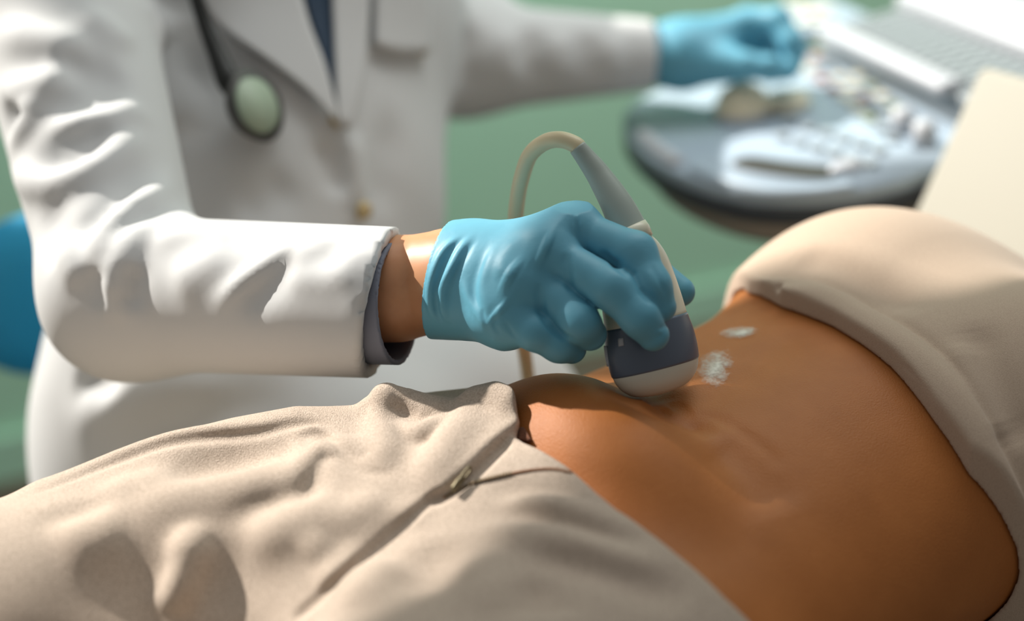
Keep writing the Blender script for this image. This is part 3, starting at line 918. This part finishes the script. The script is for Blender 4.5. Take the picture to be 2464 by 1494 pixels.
# left hand resting on the console
LH = dict(W=P(1575, 134, 1.527), A=P(1640, 130, 1.525), B=P(1765, 88, 1.520))
def hand_L(p):
    d = seg(p, LH['W'], LH['A'], 0.0285, 0.032)
    palm = smin(seg(p, LH['A'], P(1800, 62, 1.530), 0.032, 0.018), seg(p, LH['A'], P(1790, 100, 1.550), 0.031, 0.020), 0.02)
    palm = smin(palm, seg(p, P(1650, 140, 1.510), P(1740, 150, 1.500), 0.026, 0.020), 0.02)
    d = smin(d, palm, 0.02)
    th = chain(p, PP((1700, 160, 1.500), (1790, 158, 1.485), (1850, 165, 1.480), (1893, 172, 1.485)), (0.017, 0.014, 0.0125, 0.0105), 0.008)
    f1 = chain(p, PP((1800, 48, 1.520), (1872, 48, 1.500), (1905, 100, 1.490), (1912, 148, 1.495)), (0.0135, 0.0135, 0.0125, 0.0105), 0.006)
    f2 = chain(p, PP((1800, 62, 1.540), (1880, 66, 1.530), (1915, 118, 1.520), (1905, 165, 1.515)), (0.0135, 0.0135, 0.0120, 0.0105), 0.006)
    f3 = chain(p, PP((1795, 85, 1.555), (1870, 95, 1.550), (1898, 140, 1.545), (1885, 172, 1.535)), (0.0130, 0.0130, 0.0115, 0.0100), 0.006)
    f4 = chain(p, PP((1785, 110, 1.565), (1850, 120, 1.565), (1875, 155, 1.560), (1860, 180, 1.550)), (0.0120, 0.0115, 0.0105, 0.0095), 0.006)
    f = smin(smin(f1, f2, 0.003), smin(f3, f4, 0.003), 0.003)
    return smin(smin(d, f, 0.012), th, 0.012)
lo, hi = box_of([P(1570, 134, 1.525), P(1920, 0, 1.475), P(1920, 190, 1.575)], 0.035)
gl = field_obj('glove', lambda p: np.maximum(hand_L(p), (LEFT_END - 0.012 * LEFT_N - p) @ LEFT_N), lo, hi, 0.0022, M_glove, doctor)
gl['label'] = 'blue glove on the hand resting on the console'
# trousers under the coat
M_dark_cloth = mat('dark_trouser_cloth', (0.05, 0.055, 0.07), 0.9, 0.2)
def leg_field(p):
    d = None
    for (a, b), k in zip(LEGS_D, (0, 1)):
        kn = b + nrm(b - a) * 0.02 - np.array([0, 0, 0.03])
        an = np.array([kn[0] - 0.02, kn[1] + 0.03, 0.10])
        e = smin(seg(p, a - [0, 0, 0.03], kn, 0.055, 0.050), seg(p, kn, an, 0.058, 0.045), 0.03)
        e = smin(e, seg(p, an - [0, 0, 0.045], an + FW * 0.14 - [0, 0, 0.06], 0.042, 0.034), 0.015)
        d = e if d is None else np.minimum(d, e)
    return d
kn = [b + nrm(b - a) * 0.10 for a, b in LEGS_D]
lo, hi = box_of([LEGS_D[0][0], LEGS_D[1][0]] + kn, 0.25); lo[2] = 0.0
field_obj('trousers', leg_field, lo, hi, 0.010, M_dark_cloth, doctor)
# lapels, tie, pocket, buttons
def coat_plain(p):
    return coat_base(p) - ct_st(p)
bm_obj('shirt', sheet_on(coat_plain, [(690, -80), (735, 60), (775, 160), (806, 280)], [(850, -80), (835, 60), (822, 160), (810, 280)], 12, 16, 0.0020, 0.002), M_shirt_pale, doctor)
bm_obj('tie', sheet_on(coat_plain, [(712, -80), (742, 30), (772, 120), (803, 225)], [(800, -80), (800, 30), (806, 120), (810, 240)], 8, 16, 0.0050, 0.003), M_tie, doctor)
bm_obj('lapel', sheet_on(coat_plain, [(452, -80), (505, 42), (640, 140), (740, 215), (808, 290)], [(706, -80), (742, 55), (778, 150), (806, 255), (809, 289)], 14, 20, 0.0095, 0.004), M_coat, coat_o)
bm_obj('lapel', sheet_on(coat_plain, [(797, -80), (803, 60), (808, 170), (814, 300)], [(888, -80), (884, 60), (872, 180), (840, 310)], 10, 18, 0.0085, 0.004), M_coat, coat_o)
bm_obj('chest_pocket', sheet_on(coat_plain, [(902, -60), (960, -60), (1035, -60)], [(902, 112), (960, 128), (1032, 128)], 10, 12, 0.0060, 0.004), M_coat, coat_o)
M_button = mat('tan_button', (0.55, 0.42, 0.22), 0.4)
for px, py in ((806, 286), (866, 505), (1010, 112)):
    q = cast(coat_plain, [px, px + 6, px], [py, py, py + 6])
    n = nrm(np.cross(q[1] - q[0], q[2] - q[0])); n = n if n @ (CAM - q[0]) > 0 else -n
    bm = bmesh.new()
    bmesh.ops.create_cone(bm, cap_ends=True, segments=24, radius1=0.0085, radius2=0.0065, depth=0.005)
    Mx = Vector(n).to_track_quat('Z', 'Y').to_matrix().to_4x4(); Mx.translation = Vector(q[0] + n * 0.006)
    bm_obj('button', bm, M_button, coat_o, M=Mx)
# ------------------------------------------------------------------ stethoscope
M_black = mat('black_rubber', (0.012, 0.013, 0.012), 0.5)
M_steel = mat('dark_steel', (0.10, 0.10, 0.095), 0.4, metal=0.4)
M_disc = mat('pale_green_membrane', (0.36, 0.45, 0.34), 0.5)
cp = cast(lambda p: coat_plain(p) - 0.016, [606, 612, 606], [258, 258, 264])
steth = thing('stethoscope', 'black stethoscope hanging over the white coat with a pale green chestpiece', 'stethoscope', cp[0])
pts = cast(lambda p: coat_plain(p) - 0.019, [440, 462, 490, 520, 548, 562], [-120, -40, 50, 125, 190, 215])
c, r = resample(pts, (0.0055, 0.0055, 0.006, 0.0075, 0.010, 0.009), 40)
bm_obj('tubing', tube(c, r, 16), M_black, steth)
n = nrm(np.cross(cp[1] - cp[0], cp[2] - cp[0])); n = n if n @ (CAM - cp[0]) > 0 else -n
n = nrm(n + 0.95 * np.array([0.9, 0.1, 0.05]))
Mx = Vector(n).to_track_quat('Z', 'Y').to_matrix().to_4x4(); Mx.translation = Vector(cp[0])
bm = bmesh.new()
bmesh.ops.create_cone(bm, cap_ends=True, segments=40, radius1=0.024, radius2=0.0305, depth=0.011)
bm_obj('chestpiece', bm, M_steel, steth, M=Mx)
bm = bmesh.new()
bmesh.ops.create_cone(bm, cap_ends=True, segments=40, radius1=0.0235, radius2=0.0225, depth=0.003)
bm_obj('diaphragm', bm, M_disc, steth, M=Mx @ Matrix.Translation((0, 0, 0.0066)))
# ------------------------------------------------------------------ zip, underwear and gel
M_zip = mat('dull_zip_metal', (0.20, 0.17, 0.11), 0.5, metal=0.7)
M_thread = mat('rust_brown_thread', (0.30, 0.15, 0.08), 0.7)
bm_obj('underwear', sheet_on(patient_skin, [(1206, 1046), (1238, 1034), (1262, 1030)], [(1212, 1068), (1250, 1062), (1280, 1062)], 6, 10, 0.0016, 0.0022), M_under, patient)
ln = spline(np.array([(1066, 1198), (1100, 1180), (1140, 1162), (1200, 1146), (1270, 1132), (1330, 1128), (1376, 1136)], float), 10)
zp = cast(lambda p: trousers_field(p) - 0.0004, ln[:, 0], ln[:, 1])
zip_o = bm_obj('zipper', tube(zp, 0.00075, 10), M_thread, trousers)
bm = bmesh.new()
L = np.r_[0, np.cumsum(np.linalg.norm(np.diff(zp, axis=0), axis=1))]
for t in np.arange(0.002, L[-1] * 0.55, 0.0016):
    q = np.array([np.interp(t, L, zp[:, k]) for k in range(3)])
    m = bmesh.ops.create_cube(bm, size=1.0)
    bmesh.ops.scale(bm, vec=(0.0009, 0.0022, 0.0018), verts=m['verts'])
    bmesh.ops.rotate(bm, verts=m['verts'], matrix=Matrix.Rotation(math.radians(rng.uniform(-8, 8)), 3, 'Z'))
    bmesh.ops.translate(bm, vec=Vector(q), verts=m['verts'])
bm_obj('zipper_teeth', bm, M_zip, zip_o)
tr_off = lambda p: trousers_field(p) - 0.0035
c = cast(tr_off, [1088, 1132, 1142], [1180, 1126, 1134])
ax = nrm(c[1] - c[0]); side = nrm((c[2] - c[1]) - ax * ((c[2] - c[1]) @ ax)); Lz = np.linalg.norm(c[1] - c[0])
ring = []
for k in range(48):
    a = 2 * math.pi * k / 48
    e = 5.0
    ca, sa = math.cos(a), math.sin(a)
    x = abs(ca) ** (2 / e) * math.copysign(1, ca); y = abs(sa) ** (2 / e) * math.copysign(1, sa)
    ring.append(c[0] + ax * Lz * (0.78 + 0.22 * x) + side * 0.0018 * y)
ring.append(ring[0])
bm_obj('zipper_pull', tube(np.array(ring), 0.00075, 10), M_zip, zip_o)
g = np.array([[c[0] + ax * Lz * (0.02 + 0.60 * i / 8) + side * 0.0022 * (j / 4 - 0.5) * 2 * (1 - 0.25 * abs(i / 4 - 1)) for j in range(5)] for i in range(9)])
bm_obj('zipper_slider', grid_sheet(g, 0.0018), M_zip, zip_o)
# gel
M_gel = mat('frothy_gel', (0.80, 0.76, 0.70), 0.25, 0.6)
N_, L_, b_ = nodes(M_gel)
v = coords(M_gel)
at = N_.new('ShaderNodeAttribute'); at.attribute_name = 'cover'
cells = N_.new('ShaderNodeTexVoronoi'); cells.inputs['Scale'].default_value = 420; L_.new(v, cells.inputs['Vector'])
nn = noise(M_gel, v, 75, 8, 0.7)
m1 = N_.new('ShaderNodeMath'); m1.operation = 'MULTIPLY'; L_.new(at.outputs['Fac'], m1.inputs[0]); L_.new(nn, m1.inputs[1])
m2 = N_.new('ShaderNodeMath'); m2.operation = 'MULTIPLY_ADD'; L_.new(cells.outputs['Distance'], m2.inputs[0]); m2.inputs[1].default_value = 0.15; L_.new(m1.outputs[0], m2.inputs[2])
mr = N_.new('ShaderNodeMapRange'); mr.inputs['From Min'].default_value = 0.28; mr.inputs['From Max'].default_value = 0.66; mr.inputs['To Max'].default_value = 0.85; L_.new(m2.outputs[0], mr.inputs['Value'])
L_.new(mr.outputs[0], b_.inputs['Alpha'])
bump(M_gel, nn, 0.001, 0.5)
def gel(label, cx, cy, rx, ry, rot, n=40):
    g = np.linspace(-1, 1, n)
    X, Y = np.meshgrid(g, g, indexing='ij')
    c_, s_ = math.cos(rot), math.sin(rot)
    px = cx + X * rx * c_ - Y * ry * s_; py = cy + X * rx * s_ + Y * ry * c_
    pts = cast(lambda p: patient_skin(p) - 0.0005, px.ravel(), py.ravel()).reshape(n, n, 3)
    me_bm = bmesh.new()
    vs = [[me_bm.verts.new(q) for q in r] for r in pts]
    for i in range(n - 1):
        for j in range(n - 1):
            if max(X[i, j] ** 2 + Y[i, j] ** 2, X[i + 1, j + 1] ** 2 + Y[i + 1, j + 1] ** 2) < 1.05:
                q = [pts[i, j], pts[i + 1, j], pts[i + 1, j + 1], pts[i, j + 1]]
                if max(np.linalg.norm(q[0] - q[2]), np.linalg.norm(q[1] - q[3])) < 0.012:
                    me_bm.faces.new((vs[i][j], vs[i + 1][j], vs[i + 1][j + 1], vs[i][j + 1]))
    o = bm_obj('gel_smear', me_bm, M_gel)
    at_ = o.data.attributes.new('cover', 'FLOAT', 'POINT')
    at_.data.foreach_set('value', np.clip(1.25 * (1 - np.sqrt(X ** 2 + Y ** 2)), 0, 1).ravel().astype(np.float32))
    return tag(o, label, 'gel')
gel('larger frothy white gel smear on the brown skin right beside the probe tip', 1722, 885, 62, 70, 0.5)
gel('small thin gel streak on the far side of the belly near the beige hem', 1775, 800, 75, 22, -0.12)
# ------------------------------------------------------------------ the room
def floor_at(px, py):
    d = FWD + (px - 1232) / FPX * RGT - (py - 747) / FPX * UPV
    return CAM + d * (CAM[2] / -d[2])
WA, WB = floor_at(0, 1150), floor_at(1850, 735)
WD = nrm(WB - WA); WN = np.array([WD[1], -WD[0], 0.0])
M_wall = mat('green_paint', (0.47, 0.77, 0.56), 0.75, 0.3)
v = coords(M_wall)
base(M_wall, ramp(M_wall, noise(M_wall, v, 3, 3), [(0.3, (0.455, 0.75, 0.545)), (0.7, (0.48, 0.785, 0.575))]))
M_base = mat('green_skirting_gloss', (0.50, 0.80, 0.60), 0.35, 0.5)  # paler than the wall: the light it catches is put into its colour
M_floor = mat('brown_wood_floor', (0.13, 0.085, 0.05), 0.5, 0.4)
v = coords(M_floor, (1, 8, 1), (0, 0, 0.5))
base(M_floor, ramp(M_floor, noise(M_floor, v, 3, 5), [(0.3, (0.10, 0.075, 0.052)), (0.7, (0.16, 0.125, 0.09))]))
def slab(name, o, u, w, n, m, smooth=False):
    """box from corner o along u, w and n"""
    bm = bmesh.new()
    P8 = [o, o + u, o + u + w, o + w]
    a = [bm.verts.new(p) for p in P8]; b = [bm.verts.new(p + n) for p in P8]
    bm.faces.new(a); bm.faces.new(b)
    for i in range(4):
        bm.faces.new((a[i], a[(i + 1) % 4], b[(i + 1) % 4], b[i]))
    ob = bm_obj(name, bm, m, smooth=smooth)
    ob['kind'] = 'structure'
    return ob
z1 = np.array([0, 0, 1.0])
w0 = WA - WD * 1.7
def wall_with_window(name, a0, a1, top, holes, th, m):
    bm = bmesh.new()
    def bx(s0, s1, b0, b1):
        o = WA + WD * s0 + z1 * b0
        P8 = [o, o + WD * (s1 - s0), o + WD * (s1 - s0) + z1 * (b1 - b0), o + z1 * (b1 - b0)]
        a = [bm.verts.new(p) for p in P8]; b = [bm.verts.new(p - WN * th) for p in P8]
        bm.faces.new(a); bm.faces.new(b)
        for i in range(4):
            bm.faces.new((a[i], a[(i + 1) % 4], b[(i + 1) % 4], b[i]))
    h0, h1, z0_, z1_ = holes
    bx(a0, a1, 0, z0_); bx(a0, a1, z1_, top); bx(a0, h0, z0_, z1_); bx(h1, a1, z0_, z1_)
    ob = bm_obj(name, bm, m, smooth=False); ob['kind'] = 'structure'
    return ob
WIN = (-1.45, 0.95, 1.35, 2.515)
wall_with_window('wall_back', -1.7, 4.2, 2.9, WIN, 0.10, M_wall)
M_win = mat('white_window_paint', (0.8, 0.8, 0.78), 0.4)
win = bpy.data.objects.new('window_1', None); C.objects.link(win); win['kind'] = 'structure'
win.location = tuple(WA + WD * (WIN[0] + WIN[1]) / 2 + z1 * WIN[2]); bpy.context.view_layer.update()
def bar(name, s0, s1, b0, b1):
    o = slab(name, WA + WD * s0 + z1 * b0 - WN * 0.07, WD * (s1 - s0), z1 * (b1 - b0), WN * 0.05, M_win)
    o.parent = win; o.matrix_parent_inverse = win.matrix_world.inverted(); del o['kind']
bar('frame_and_shade_bar', WIN[0], WIN[1], WIN[2], WIN[2] + 0.05); bar('frame_and_shade_bar', WIN[0], WIN[1], WIN[3] - 0.05, WIN[3])
bar('frame_and_shade_bar', WIN[0], WIN[0] + 0.05, WIN[2], WIN[3]); bar('frame_and_shade_bar', WIN[1] - 0.05, WIN[1], WIN[2], WIN[3])
bar('frame_and_shade_bar', -0.745, -0.60, WIN[2], WIN[3])  # unseen wide upright, added to shade the upper belly
slab('baseboard_back', w0 + WN * 0.001, WD * 5.9, z1 * 0.085, WN * 0.016, M_base)
slab('floor', np.array([-3.0, -2.0, -0.05]), np.array([8.0, 0, 0]), np.array([0, 7.0, 0]), z1 * 0.05, M_floor)
# ------------------------------------------------------------------ couch
M_vinyl = mat('cream_vinyl', (0.37, 0.355, 0.30), 0.6, 0.25)
M_frame = mat('white_enamel', (0.75, 0.75, 0.74), 0.4)
RP = np.stack([PU, PV, [0, 0, 1]])
couch = thing('examination_couch', 'cream examination couch with a raised headrest under the lying person', 'couch', from_patient(0, 0, -BED_Z))
def rounded(name, c, h, r, R, m, parent, res=4):
    bm = bmesh.new()
    bmesh.ops.create_cube(bm, size=2.0)
    for vv in bm.verts:
        vv.co = Vector((vv.co.x * h[0], vv.co.y * h[1], vv.co.z * h[2]))
    bmesh.ops.bevel(bm, geom=bm.edges[:], offset=r, segments=res, profile=0.5, affect='EDGES')
    Mx = Matrix(np.asarray(R).T.tolist()).to_4x4(); Mx.translation = Vector(c)
    return bm_obj(name, bm, m, parent, M=Mx)
rounded('mattress', from_patient(-0.30, 0, -0.0470), (0.72, 0.230, 0.040), 0.02, RP, M_vinyl, couch)
HL, HWD, HTH = 0.46, 0.46, 0.045
RH = np.stack([PV, HU, np.cross(PV, HU)])
hcen = HC - HU * HL / 2 + PV * HWD / 2 - HN * (HTH / 2 + 0.006)
rounded('headrest', hcen, (HWD / 2, HL / 2, HTH / 2), 0.008, RH, M_vinyl, couch, 3)
rounded('base_frame', from_patient(-0.30, 0, -0.110), (0.70, 0.21, 0.022), 0.006, RP, M_frame, couch)
for s_ in (-0.92, 0.32):
    for v_ in (-0.2, 0.2):
        f = from_patient(s_, v_, 0); f[2] = (BED_Z - 0.13) / 2
        rounded('leg', f, (0.022, 0.022, (BED_Z - 0.13) / 2), 0.004, RP, M_frame, couch)
# ------------------------------------------------------------------ chair behind the examiner
M_blue = mat('blue_upholstery', (0.035, 0.40, 0.70), 0.6, 0.3)
M_grey_metal = mat('grey_metal', (0.25, 0.26, 0.27), 0.4, metal=0.5)
seat_c = np.array([SPINE[4][0], SPINE[4][1], 0.490]) - FW * 0.10
chair = thing('chair', 'blue chair with a rounded back pad behind the person in the white coat', 'chair', (seat_c[0], seat_c[1], 0))
RC = np.stack([SH, -FW, [0, 0, 1]])
bc = P(300, 662, 1.50)
def pad(p):
    q = (p - bc) @ RC.T
    q[:, 1] += -0.9 * q[:, 0] ** 2
    h = np.array([0.175, 0.030, 0.091])
    a = np.abs(q[:, [0, 2]]) - (h[[0, 2]] - 0.088)
    d2 = np.linalg.norm(np.maximum(a, 0), axis=1) - 0.088
    return smax(d2, np.abs(q[:, 1]) - h[1], 0.045)
field_obj('backrest', pad, bc - 0.22, bc + 0.22, 0.006, M_blue, chair)
bm = bmesh.new(); bmesh.ops.create_cone(bm, cap_ends=True, segments=48, radius1=0.16, radius2=0.16, depth=0.06)
bmesh.ops.bevel(bm, geom=[e for e in bm.edges if abs(e.verts[0].co.z - e.verts[1].co.z) < 1e-6], offset=0.02, segments=4, affect='EDGES')
bm_obj('seat', bm, M_blue, chair, M=Matrix.Translation(Vector(seat_c)))
bk = bc - FW * 0.05
bm_obj('back_post', tube(spline(np.array([seat_c - FW * 0.12 - [0, 0, 0.035], seat_c - FW * 0.20 - [0, 0, 0.02], bk - FW * 0.03 - [0, 0, 0.05], bk])), 0.014, 12), M_grey_metal, chair)
bm_obj('post', tube(np.array([seat_c - [0, 0, 0.03], [seat_c[0], seat_c[1], 0.08]]), 0.025, 16), M_grey_metal, chair)
for k in range(5):
    a = 2 * math.pi * k / 5 + 0.3
    e = np.array([seat_c[0] + 0.21 * math.cos(a), seat_c[1] + 0.21 * math.sin(a), 0.045])
    bm_obj('leg', tube(np.array([[seat_c[0], seat_c[1], 0.09], e]), 0.014, 10), M_grey_metal, chair)
    bm = bmesh.new(); bmesh.ops.create_uvsphere(bm, u_segments=16, v_segments=10, radius=0.025)
    bm_obj('caster', bm, M_black, chair, M=Matrix.Translation(Vector(e - [0, 0, 0.020])))
# ------------------------------------------------------------------ ultrasound machine
M_panel = mat('blue_grey_plastic', (0.34, 0.42, 0.50), 0.4, 0.4)
M_panel_white = mat('pale_plastic', (0.46, 0.48, 0.515), 0.4, 0.4)
M_panel_dark = mat('dark_slate_plastic', (0.055, 0.065, 0.08), 0.45)
M_under_panel = mat('warm_grey_plastic', (0.30, 0.26, 0.22), 0.6)
M_slot = mat('grip_recess_shade', (0.035, 0.035, 0.03), 0.6)
M_key = mat('grey_key', (0.24, 0.27, 0.285), 0.5)
M_btn = mat('grey_button', (0.24, 0.27, 0.29), 0.5)
M_btn_cream = mat('cream_button', (0.66, 0.62, 0.48), 0.45)
M_btn_red = mat('dull_red_button', (0.40, 0.17, 0.12), 0.5)
M_btn_green = mat('olive_button', (0.25, 0.28, 0.17), 0.5)
M_ball = mat('ivory_ball', (0.80, 0.72, 0.52), 0.2, 0.5)
CO = P(1870, 330, 1.45)
_ba = math.radians(-54.4 - 17.0)
CB = np.array([math.cos(_ba), math.sin(_ba), 0.0])
_t = math.radians(8)
CG = np.array([-CB[1] * math.cos(_t), CB[0] * math.cos(_t), math.sin(_t)])
CN = np.cross(CB, CG)
if CN[2] < 0: CN = -CN
def cs(b, g, n=0.0):
    return CO + b * CB + g * CG + n * CN
CM = Matrix(np.stack([CB, CG, CN]).T.tolist()).to_4x4(); CM.translation = Vector(CO)
foot = cs(-0.02, 0.22); foot[2] = 0
machine = thing('ultrasound_machine', 'blue grey ultrasound console with trackball, keyboard and round-fronted control panel', 'machine', foot)
outline = [(-0.205, 0.20), (-0.222, 0.08), (-0.216, -0.01), (-0.195, -0.07), (-0.15, -0.108), (-0.09, -0.124), (-0.03, -0.128), (0.03, -0.121), (0.085, -0.102), (0.13, -0.068), (0.158, -0.02), (0.166, 0.03), (0.158, 0.09), (0.150, 0.20)]
def prism(out, n0, n1, bev, m=None, seg_n=4, name=None, mt=None, parent=None):
    c = spline(np.array(out, float), 5)
    bm = bmesh.new()
    a = [bm.verts.new((x, y, n0)) for x, y in c]; b = [bm.verts.new((x, y, n1)) for x, y in c]
    bm.faces.new(a[::-1]); top_f = bm.faces.new(b)
    k = len(c)
    for i in range(k):
        bm.faces.new((a[i], a[(i + 1) % k], b[(i + 1) % k], b[i]))
    if bev:
        bmesh.ops.bevel(bm, geom=list(top_f.edges), offset=bev, segments=seg_n, profile=0.5, affect='EDGES')
    return bm_obj(name, bm, mt, parent, M=CM)
def scaled(out, f, dy=0.0):
    o = np.array(out, float); c = np.array([-0.028, 0.06])
    return ((o - c) * f + c + [0, dy]).tolist()
panel = prism(outline, -0.012, 0.0, 0.007, name='control_panel', mt=M_panel, parent=machine)
prism(scaled(outline, 1.005), -0.030, -0.0125, 0.003, name='panel_rim', mt=M_panel_dark, parent=machine)
prism(scaled(outline, 0.94, 0.01), -0.060, -0.0305, 0.0, name='underside', mt=M_under_panel, parent=machine)
def cbox(name, b, g, n, hb, hg, hn, r, m, parent, rotn=0.0, rotb=0.0):
    bm = bmesh.new(); bmesh.ops.create_cube(bm, size=2.0)
    for vv in bm.verts:
        vv.co = Vector((vv.co.x * hb, vv.co.y * hg, vv.co.z * hn))
    bmesh.ops.bevel(bm, geom=bm.edges[:], offset=r, segments=3, profile=0.5, affect='EDGES')
    return bm_obj(name, bm, m, parent, M=CM @ Matrix.Translation((b, g, n)) @ Matrix.Rotation(rotn, 4, 'Z') @ Matrix.Rotation(rotb, 4, 'X'))
def cdisc(name, b, g, n0, r, h, m, parent, r2=None):
    bm = bmesh.new(); bmesh.ops.create_cone(bm, cap_ends=True, segments=32, radius1=r, radius2=r if r2 is None else r2, depth=h)
    return bm_obj(name, bm, m, parent, M=CM @ Matrix.Translation((b, g, n0 + h / 2)))
def bg(px, py, n=0.0):
    """console coordinates of a photo point lying n above the panel"""
    d = FWD + (px - 1232) / FPX * RGT - (py - 747) / FPX * UPV
    q = CAM + d * (((CO + n * CN - CAM) @ CN) / (d @ CN)) - CO
    return float(q @ CB), float(q @ CG)
# grip slot: flat dark sheet, shade of the recess put into its colour
sl = [(*bg(x, y), 0.0006) for x, y in ((1768, 386), (1850, 402), (1935, 413), (2018, 419))]
c = spline(np.array(sl), 10)
def ribbon(cv, wid):
    T = np.gradient(cv, axis=0); T /= np.linalg.norm(T, axis=1)[:, None]
    S = np.stack([-T[:, 1], T[:, 0], 0 * T[:, 0]], 1)
    w = wid * np.sqrt(np.clip(1 - (np.linspace(-1, 1, len(cv))) ** 6, 0.02, 1))
    return np.stack([cv + S * (w * k)[:, None] for k in (-1, -0.5, 0, 0.5, 1)], 1)
G = np.array([[cs(*q) for q in row] for row in ribbon(c, 0.017)])
bm_obj('grip_slot', grid_sheet(G, 0.001), M_slot, machine)
bm = bmesh.new(); bmesh.ops.create_uvsphere(bm, u_segments=24, v_segments=14, radius=0.011)
bm_obj('grip_end', bm, M_panel_white, machine, M=CM @ Matrix.Translation((*bg(2036, 408), 0.002)) @ Matrix.Diagonal((1.0, 1.6, 0.7, 1)))
for pl, r_ in ((((1548, 330), (1580, 362), (1632, 398)), 0.0085), (((1672, 412), (1740, 440), (1850, 465), (1960, 466), (2050, 455)), 0.0075)):
    ft = spline(np.array([(*bg(x, y), 0.001) for x, y in pl]), 10)
    bm_obj('front_handle', tube(np.array([cs(*q) for q in ft]), r_, 14), M_panel_white if r_ > 0.008 else M_panel, machine)
# trackball
TB = bg(1788, 272); DL = bg(1893, 256)
cdisc('trackball_ring', TB[0], TB[1], 0.0, 0.034, 0.005, M_panel_white, machine, 0.031)
bm = bmesh.new(); bmesh.ops.create_uvsphere(bm, u_segments=32, v_segments=20, radius=0.030)
bm_obj('trackball', bm, M_ball, machine, M=CM @ Matrix.Translation((TB[0], TB[1], 0.005)))
cdisc('dial', DL[0], DL[1], 0.0, 0.026, 0.012, M_btn_cream, machine, 0.023)
# knobs and buttons
for px, py in ((2172, 318), (2224, 350)):
    b, g = bg(px, py)
    cdisc('knob', b, g, 0.0, 0.0120, 0.024, M_panel_white, machine, 0.0100)
r2_ = random.Random(3)
BAR0, BAR1 = np.array(bg(1988, 66, 0.040)), np.array(bg(2292, 206, 0.040))
_bd = (BAR1 - BAR0) / np.linalg.norm(BAR1 - BAR0); _br = math.atan2(_bd[1], _bd[0]); _bn = np.array([-_bd[1], _bd[0]])
def button(px, py, m, hb=0.0075, hg=0.005):
    b, g = bg(px, py)
    cbox('button', b, g, 0.002, hb, hg, 0.003, 0.0012, m, machine, _br)
for j in range(3):
    for i in range(9):
        x, y = 1950 + i * 29 - j * 16, 92 + i * 24 + j * 27
        if x < 1925 and y < 175: continue
        button(x, y, r2_.choice([M_btn, M_btn, M_btn_cream, M_btn_cream, M_btn_red, M_btn_green] if j else [M_btn, M_btn_cream, M_btn_green]))
for j in range(2):
    for i in range(6):
        button(1905 + i * 42 - j * 22, 300 + i * 13 + j * 34, M_btn)
for px, py in ((1952, 40), (1972, 56), (1928, 58), (1930, 22), (1960, 18), (1990, 30), (1906, 12)):
    button(px, py, M_btn_cream, 0.009, 0.007)
q_ = bg(1950, 34)
cbox('side_tray', q_[0], q_[1], -0.008, 0.060, 0.052, 0.009, 0.004, M_panel, machine, _br)
# raised keyboard deck
def dbox(name, along, back, n, hb, hg, hn, r, m, rotb=0.0):
    q = (BAR0 + BAR1) / 2 + _bd * along + _bn * back
    return cbox(name, q[0], q[1], n, hb, hg, hn, r, m, machine, _br, rotb)
hw = np.linalg.norm(BAR1 - BAR0) / 2
dbox('keyboard_deck', 0.02, 0.085, 0.016, hw + 0.035, 0.085, 0.018, 0.005, M_btn)
dbox('palm_rest', 0.0, 0.0, 0.036, hw, 0.0135, 0.008, 0.005, M_panel_white)
q1 = np.array(bg(2225, 6, 0.05)) - (BAR0 + BAR1) / 2
back2 = float(q1 @ _bn)
dbox('rear_rest', 0.03, back2, 0.044, hw + 0.05, 0.013, 0.010, 0.005, M_panel_white)
kme = None
nr = 6
for j in range(nr):
    for i in range(16):
        q = (BAR0 + BAR1) / 2 + _bd * (-hw + 0.004 + 0.0178 * i + 0.003 * (j % 2)) + _bn * (0.026 + (back2 - 0.05) * j / (nr - 1))
        if kme is None:
            o_ = cbox('key', 0, 0, 0, 0.0070, 0.0070, 0.004, 0.0015, M_key, None, _br)
            kme = o_.data
            bpy.data.objects.remove(o_)
        k = bpy.data.objects.new('key', kme); C.objects.link(k)
        k.parent = machine; k.matrix_parent_inverse = machine.matrix_world.inverted()
        k.location = Vector(cs(q[0], q[1], 0.037) - CO)
dbox('rear_panel', 0.03, back2 + 0.075, 0.050, hw + 0.06, 0.055, 0.010, 0.006, M_panel_white, 0.12)
for i in range(8):
    dbox('switch', -0.11 + 0.036 * i, back2 + 0.07, 0.062, 0.011, 0.008, 0.003, 0.001, M_btn, 0.12)
# body of the trolley
for nm, b, g, hb, hg, z0, z1_, m in (('column', -0.02, 0.24, 0.09, 0.10, 0.16, 0.83, M_panel), ('trolley_base', -0.02, 0.22, 0.20, 0.24, 0.06, 0.16, M_panel_dark)):
    q = cs(b, g); Rz = np.stack([CB, nrm([CG[0], CG[1], 0]), [0, 0, 1]])
    rounded(nm, np.array([q[0], q[1], (z0 + z1_) / 2]), (hb, hg, (z1_ - z0) / 2), 0.02, Rz, m, machine)
for b in (-0.18, 0.14):
    for g in (0.03, 0.41):
        q = cs(b, g); q[2] = 0.031
        bm = bmesh.new(); bmesh.ops.create_cone(bm, cap_ends=True, segments=24, radius1=0.031, radius2=0.031, depth=0.03)
        bm_obj('wheel', bm, M_black, machine, M=Matrix.Translation(Vector(q)) @ Matrix.Rotation(math.radians(90), 4, 'Y'))
